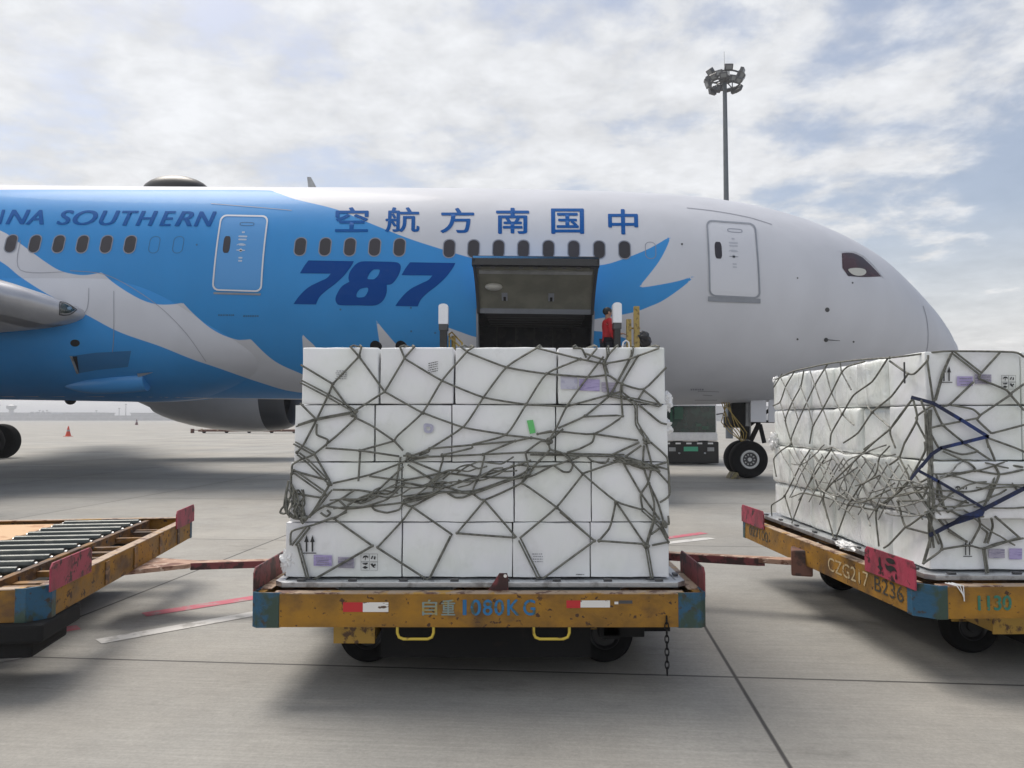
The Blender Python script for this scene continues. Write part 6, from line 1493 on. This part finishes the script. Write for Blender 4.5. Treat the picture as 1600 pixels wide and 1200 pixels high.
# ------------------------------------------------------------------ mast, cones, far things
def light_mast(label, X, Y, H, ringz, rr, n=22):
    e = empty('light_mast', label, 'light mast', (X, Y, 0))
    MB().tube([(0, 0, 0), (0, 0, ringz)], [.30, .17], 14).build('pole', mat('galvanised_grey', (.10, .115, .13), .5, .3, var=.1), e, smooth=40)
    dk = Mt['dgrey']
    m = MB()
    for z in (ringz - .5, ringz + .1): m.tube([(rr * cos(2 * pi * i / 24), rr * sin(2 * pi * i / 24), z) for i in range(25)], .07, 6, caps=False)
    for i in range(8): a = 2 * pi * i / 8; m.tube([(.2 * cos(a), .2 * sin(a), ringz - .2), (rr * cos(a), rr * sin(a), ringz - .5)], .05, 6); m.tube([(rr * cos(a), rr * sin(a), ringz - .5), (rr * cos(a), rr * sin(a), ringz + .1)], .05, 6)
    m.ball((0, 0, ringz - .1), (.5, .5, .35), 8); m.build('head_ring', dk, e, smooth=40)
    MB().tube([(0, 0, ringz), (-.02, 0, ringz + 2.3)], .014, 6).build('lightning_rod', dk, e)
    r3 = random.Random(4)
    for i in range(n):
        a = 2 * pi * i / n + .1; T = Matrix.Translation((1.13 * rr * cos(a), 1.13 * rr * sin(a), ringz - .3 + (.6 if i % 4 == 0 else r3.uniform(-.45, .25)))) @ Matrix.Rotation(a, 4, 'Z') @ Matrix.Rotation(R(35 + r3.uniform(-30, 25)), 4, 'Y')
        f = MB().box(-.14, .14, -.34, .34, -.25, .25, T).build('floodlight', Mt['dgrey'], e, bevel=.03)
        MB().box(.141, .15, -.23, .23, -.16, .16, T).build('lens', mat('floodlight_glass', (.18, .19, .20), .2) if 'fl' not in Mt else Mt['fl'], f)
    return e
Mt['fl'] = mat('floodlight_glass', (.18, .19, .20), .2)
MY = 64.0; tp = P(1136, 122, MY); light_mast('tall grey floodlight mast rising behind the aircraft roof', P(1139, 640, MY).x, MY, tp.z, tp.z, 1.28)
def cone(label, x, y, h, m_):
    q = G(x, y); e = empty('traffic_cone', label, 'traffic cone', (q.x, q.y, 0), 0, 'cones on the far apron')
    MB().lathe([(0.04, h * .26), (h * .5, h * .15), (h * .98, h * .05), (h, h * .03)], 20, Matrix.Rotation(-pi / 2, 4, 'Y')).build('cone_body', m_, e, smooth=40)
    MB().box(-h * .32, h * .32, -h * .32, h * .32, 0, .04).build('cone_base', m_, e)
    MB().lathe([(h * .5, h * .156), (h * .66, h * .122)], 20, Matrix.Rotation(-pi / 2, 4, 'Y'), cap=False).build('reflective_band', Mt['greymetal'], e, smooth=40)
cone('red traffic cone on the sunlit apron under the airliner', 106.5, 682, .95, Mt['cone'])
cone('small dark cone far off near the horizon, right of the red one', 213.5, 664, 1.6, Mt['darkred'])
# low flat trailer beyond the far engine
q = G(293, 677); q2_ = G(470, 677); W_ = q2_.x - q.x
tr = empty('flat_trailer', 'low rust brown flat trailer far behind the airliner engine', 'trailer', (q.x, q.y, 0))
m = MB(); m.box(1.2, W_, 0, 2.4, .18, .42); m.box(0, 1.3, 1.0, 1.3, .30, .38); m.box(-.05, .2, .9, 1.4, 0, .5); m.build('bed', mat('rust_brown_paint', (.10, .035, .02), .7), tr, bevel=.02)
m = MB()
for i in range(7):
    x = 1.6 + i * (W_ - 2) / 6; m.box(x - .1, x + .1, -.02, .1, .30, .52)
m.build('side_lug', Mt['flange'], tr)
for i in range(5):
    m = MB(); m.lathe([(-.1, .2), (.1, .2)], 16, Matrix.Translation((1.8 + i * (W_ - 2.6) / 4, .2, .2)) @ Matrix.Rotation(pi / 2, 4, 'Z')); m.build('wheel', Mt['rubber'], tr, smooth=40)

FYY = 900.0
def far_x(x): return (x - 800) / 1200 * FYY * 1.0
def far_z(y): return P(100, y, FYY).z
def building(label, x0, x1, ytop, depth=40, arcs=0, dY=0, name='terminal_building', cat='building'):
    a, b = far_x(x0), far_x(x1); h = far_z(ytop); e = empty(name, label, cat, ((a + b) / 2, FYY + dY, 0)); hw_ = (b - a) / 2
    MB().box(-hw_, hw_, 0, depth, 0, h * (1 if not arcs else .7)).build('wall', Mt['concrete_w'], e)
    nb = max(2, int((b - a) / 12)); m = MB()
    for i in range(nb):
        xx = -hw_ + (i + .15) * 2 * hw_ / nb; m.box(xx, xx + 1.4 * hw_ / nb, -.3, -.05, h * .25, h * .5)
    m.build('window_band', Mt['greymetal'], e)
    rf = MB()
    if arcs:
        for i in range(arcs):
            c = -hw_ + (i + .5) * 2 * hw_ / arcs; w_ = hw_ / arcs; pts = [(c + w_ * cos(pi * k / 10), h * .7 + h * .32 * sin(pi * k / 10)) for k in range(11)]
            rf.prism(pts, lambda u, v, w: Vector((u, w, v)), depth)
    else: rf.box(-hw_ - 1, hw_ + 1, -1, depth + 1, h, h + .8)
    rf.build('roof', Mt['greymetal'], e); return e
building('low pale terminal at the left edge of the horizon', -60, 22, 645.5)
building('long low pale embankment building across the left horizon', -200, 520, 650.5, dY=-40, name='long_building')
building('pale terminal with arched roofs on the left horizon', 46, 81, 643.5, arcs=4)
building('flat pale terminal in the middle of the left horizon', 100, 152, 645.5)
building('pale low hall on the horizon beneath the engine nozzle', 205, 262, 646)
building('small pale hall on the horizon right of the arched terminal', 83, 99, 648)
building('pale hangar on the horizon glimpsed past the truck and nose wheels', 900, 1340, 640, name='hangar', dY=-200)
def tower(label, x, ytop, w):
    X = far_x(x); h = far_z(ytop); e = empty('control_tower', label, 'control tower', (X, FYY - 20, 0))
    MB().lathe([(0, w * .32), (h * .7, w * .26)], 12, Matrix.Rotation(-pi / 2, 4, 'Y')).build('shaft', Mt['concrete_w'], e)
    MB().lathe([(h * .66, w * .3), (h * .74, w * .55), (h * .90, w * .6), (h * .94, w * .4), (h, w * .1)], 12, Matrix.Rotation(-pi / 2, 4, 'Y')).build('cab', Mt['greymetal'], e)
tower('pale airport control tower on the left horizon', 35.5, 632, 9)
for x, yt, lab in ((26, 633, 'thin pale mast just left of the control tower'), (87, 641, 'first thin mast right of the arched terminal'), (92, 642, 'second thin mast right of the arched terminal'), (98, 641, 'third thin mast right of the arched terminal'), (172.5, 641.5, 'stubby pale mast between the flat terminal and the nozzle'), (207, 638, 'mast with a red top on the horizon left of the engine'), (217, 632, 'tallest thin mast on the horizon left of the engine')):
    X = far_x(x); h = far_z(yt); e = empty('far_mast', lab, 'mast', (X, FYY - 30, 0), 0, 'thin masts along the horizon'); MB().tube([(0, 0, 0), (0, 0, h)], [.7, .35], 6).build('pole', Mt['greymetal'], e); MB().box(-1.2, 1.2, -.3, .3, h - 1, h).build('head', Mt['greymetal'], e)

# ------------------------------------------------------------------ air
HZ = 0.00075
if HZ:
    hm = bpy.data.materials.new('haze_air'); hm.use_nodes = True; t = hm.node_tree; t.nodes.clear()
    o_ = t.nodes.new('ShaderNodeOutputMaterial'); pv = t.nodes.new('ShaderNodeVolumePrincipled'); pv.inputs['Density'].default_value = HZ; pv.inputs['Color'].default_value = (.93, .95, 1, 1); pv.inputs['Anisotropy'].default_value = .2
    t.links.new(pv.outputs[0], o_.inputs['Volume'])
    hb = MB().box(-2600, 2600, -320, 4600, -1, 45).build('haze', hm); tag(hb, kind='stuff')
bpy.context.view_layer.update()
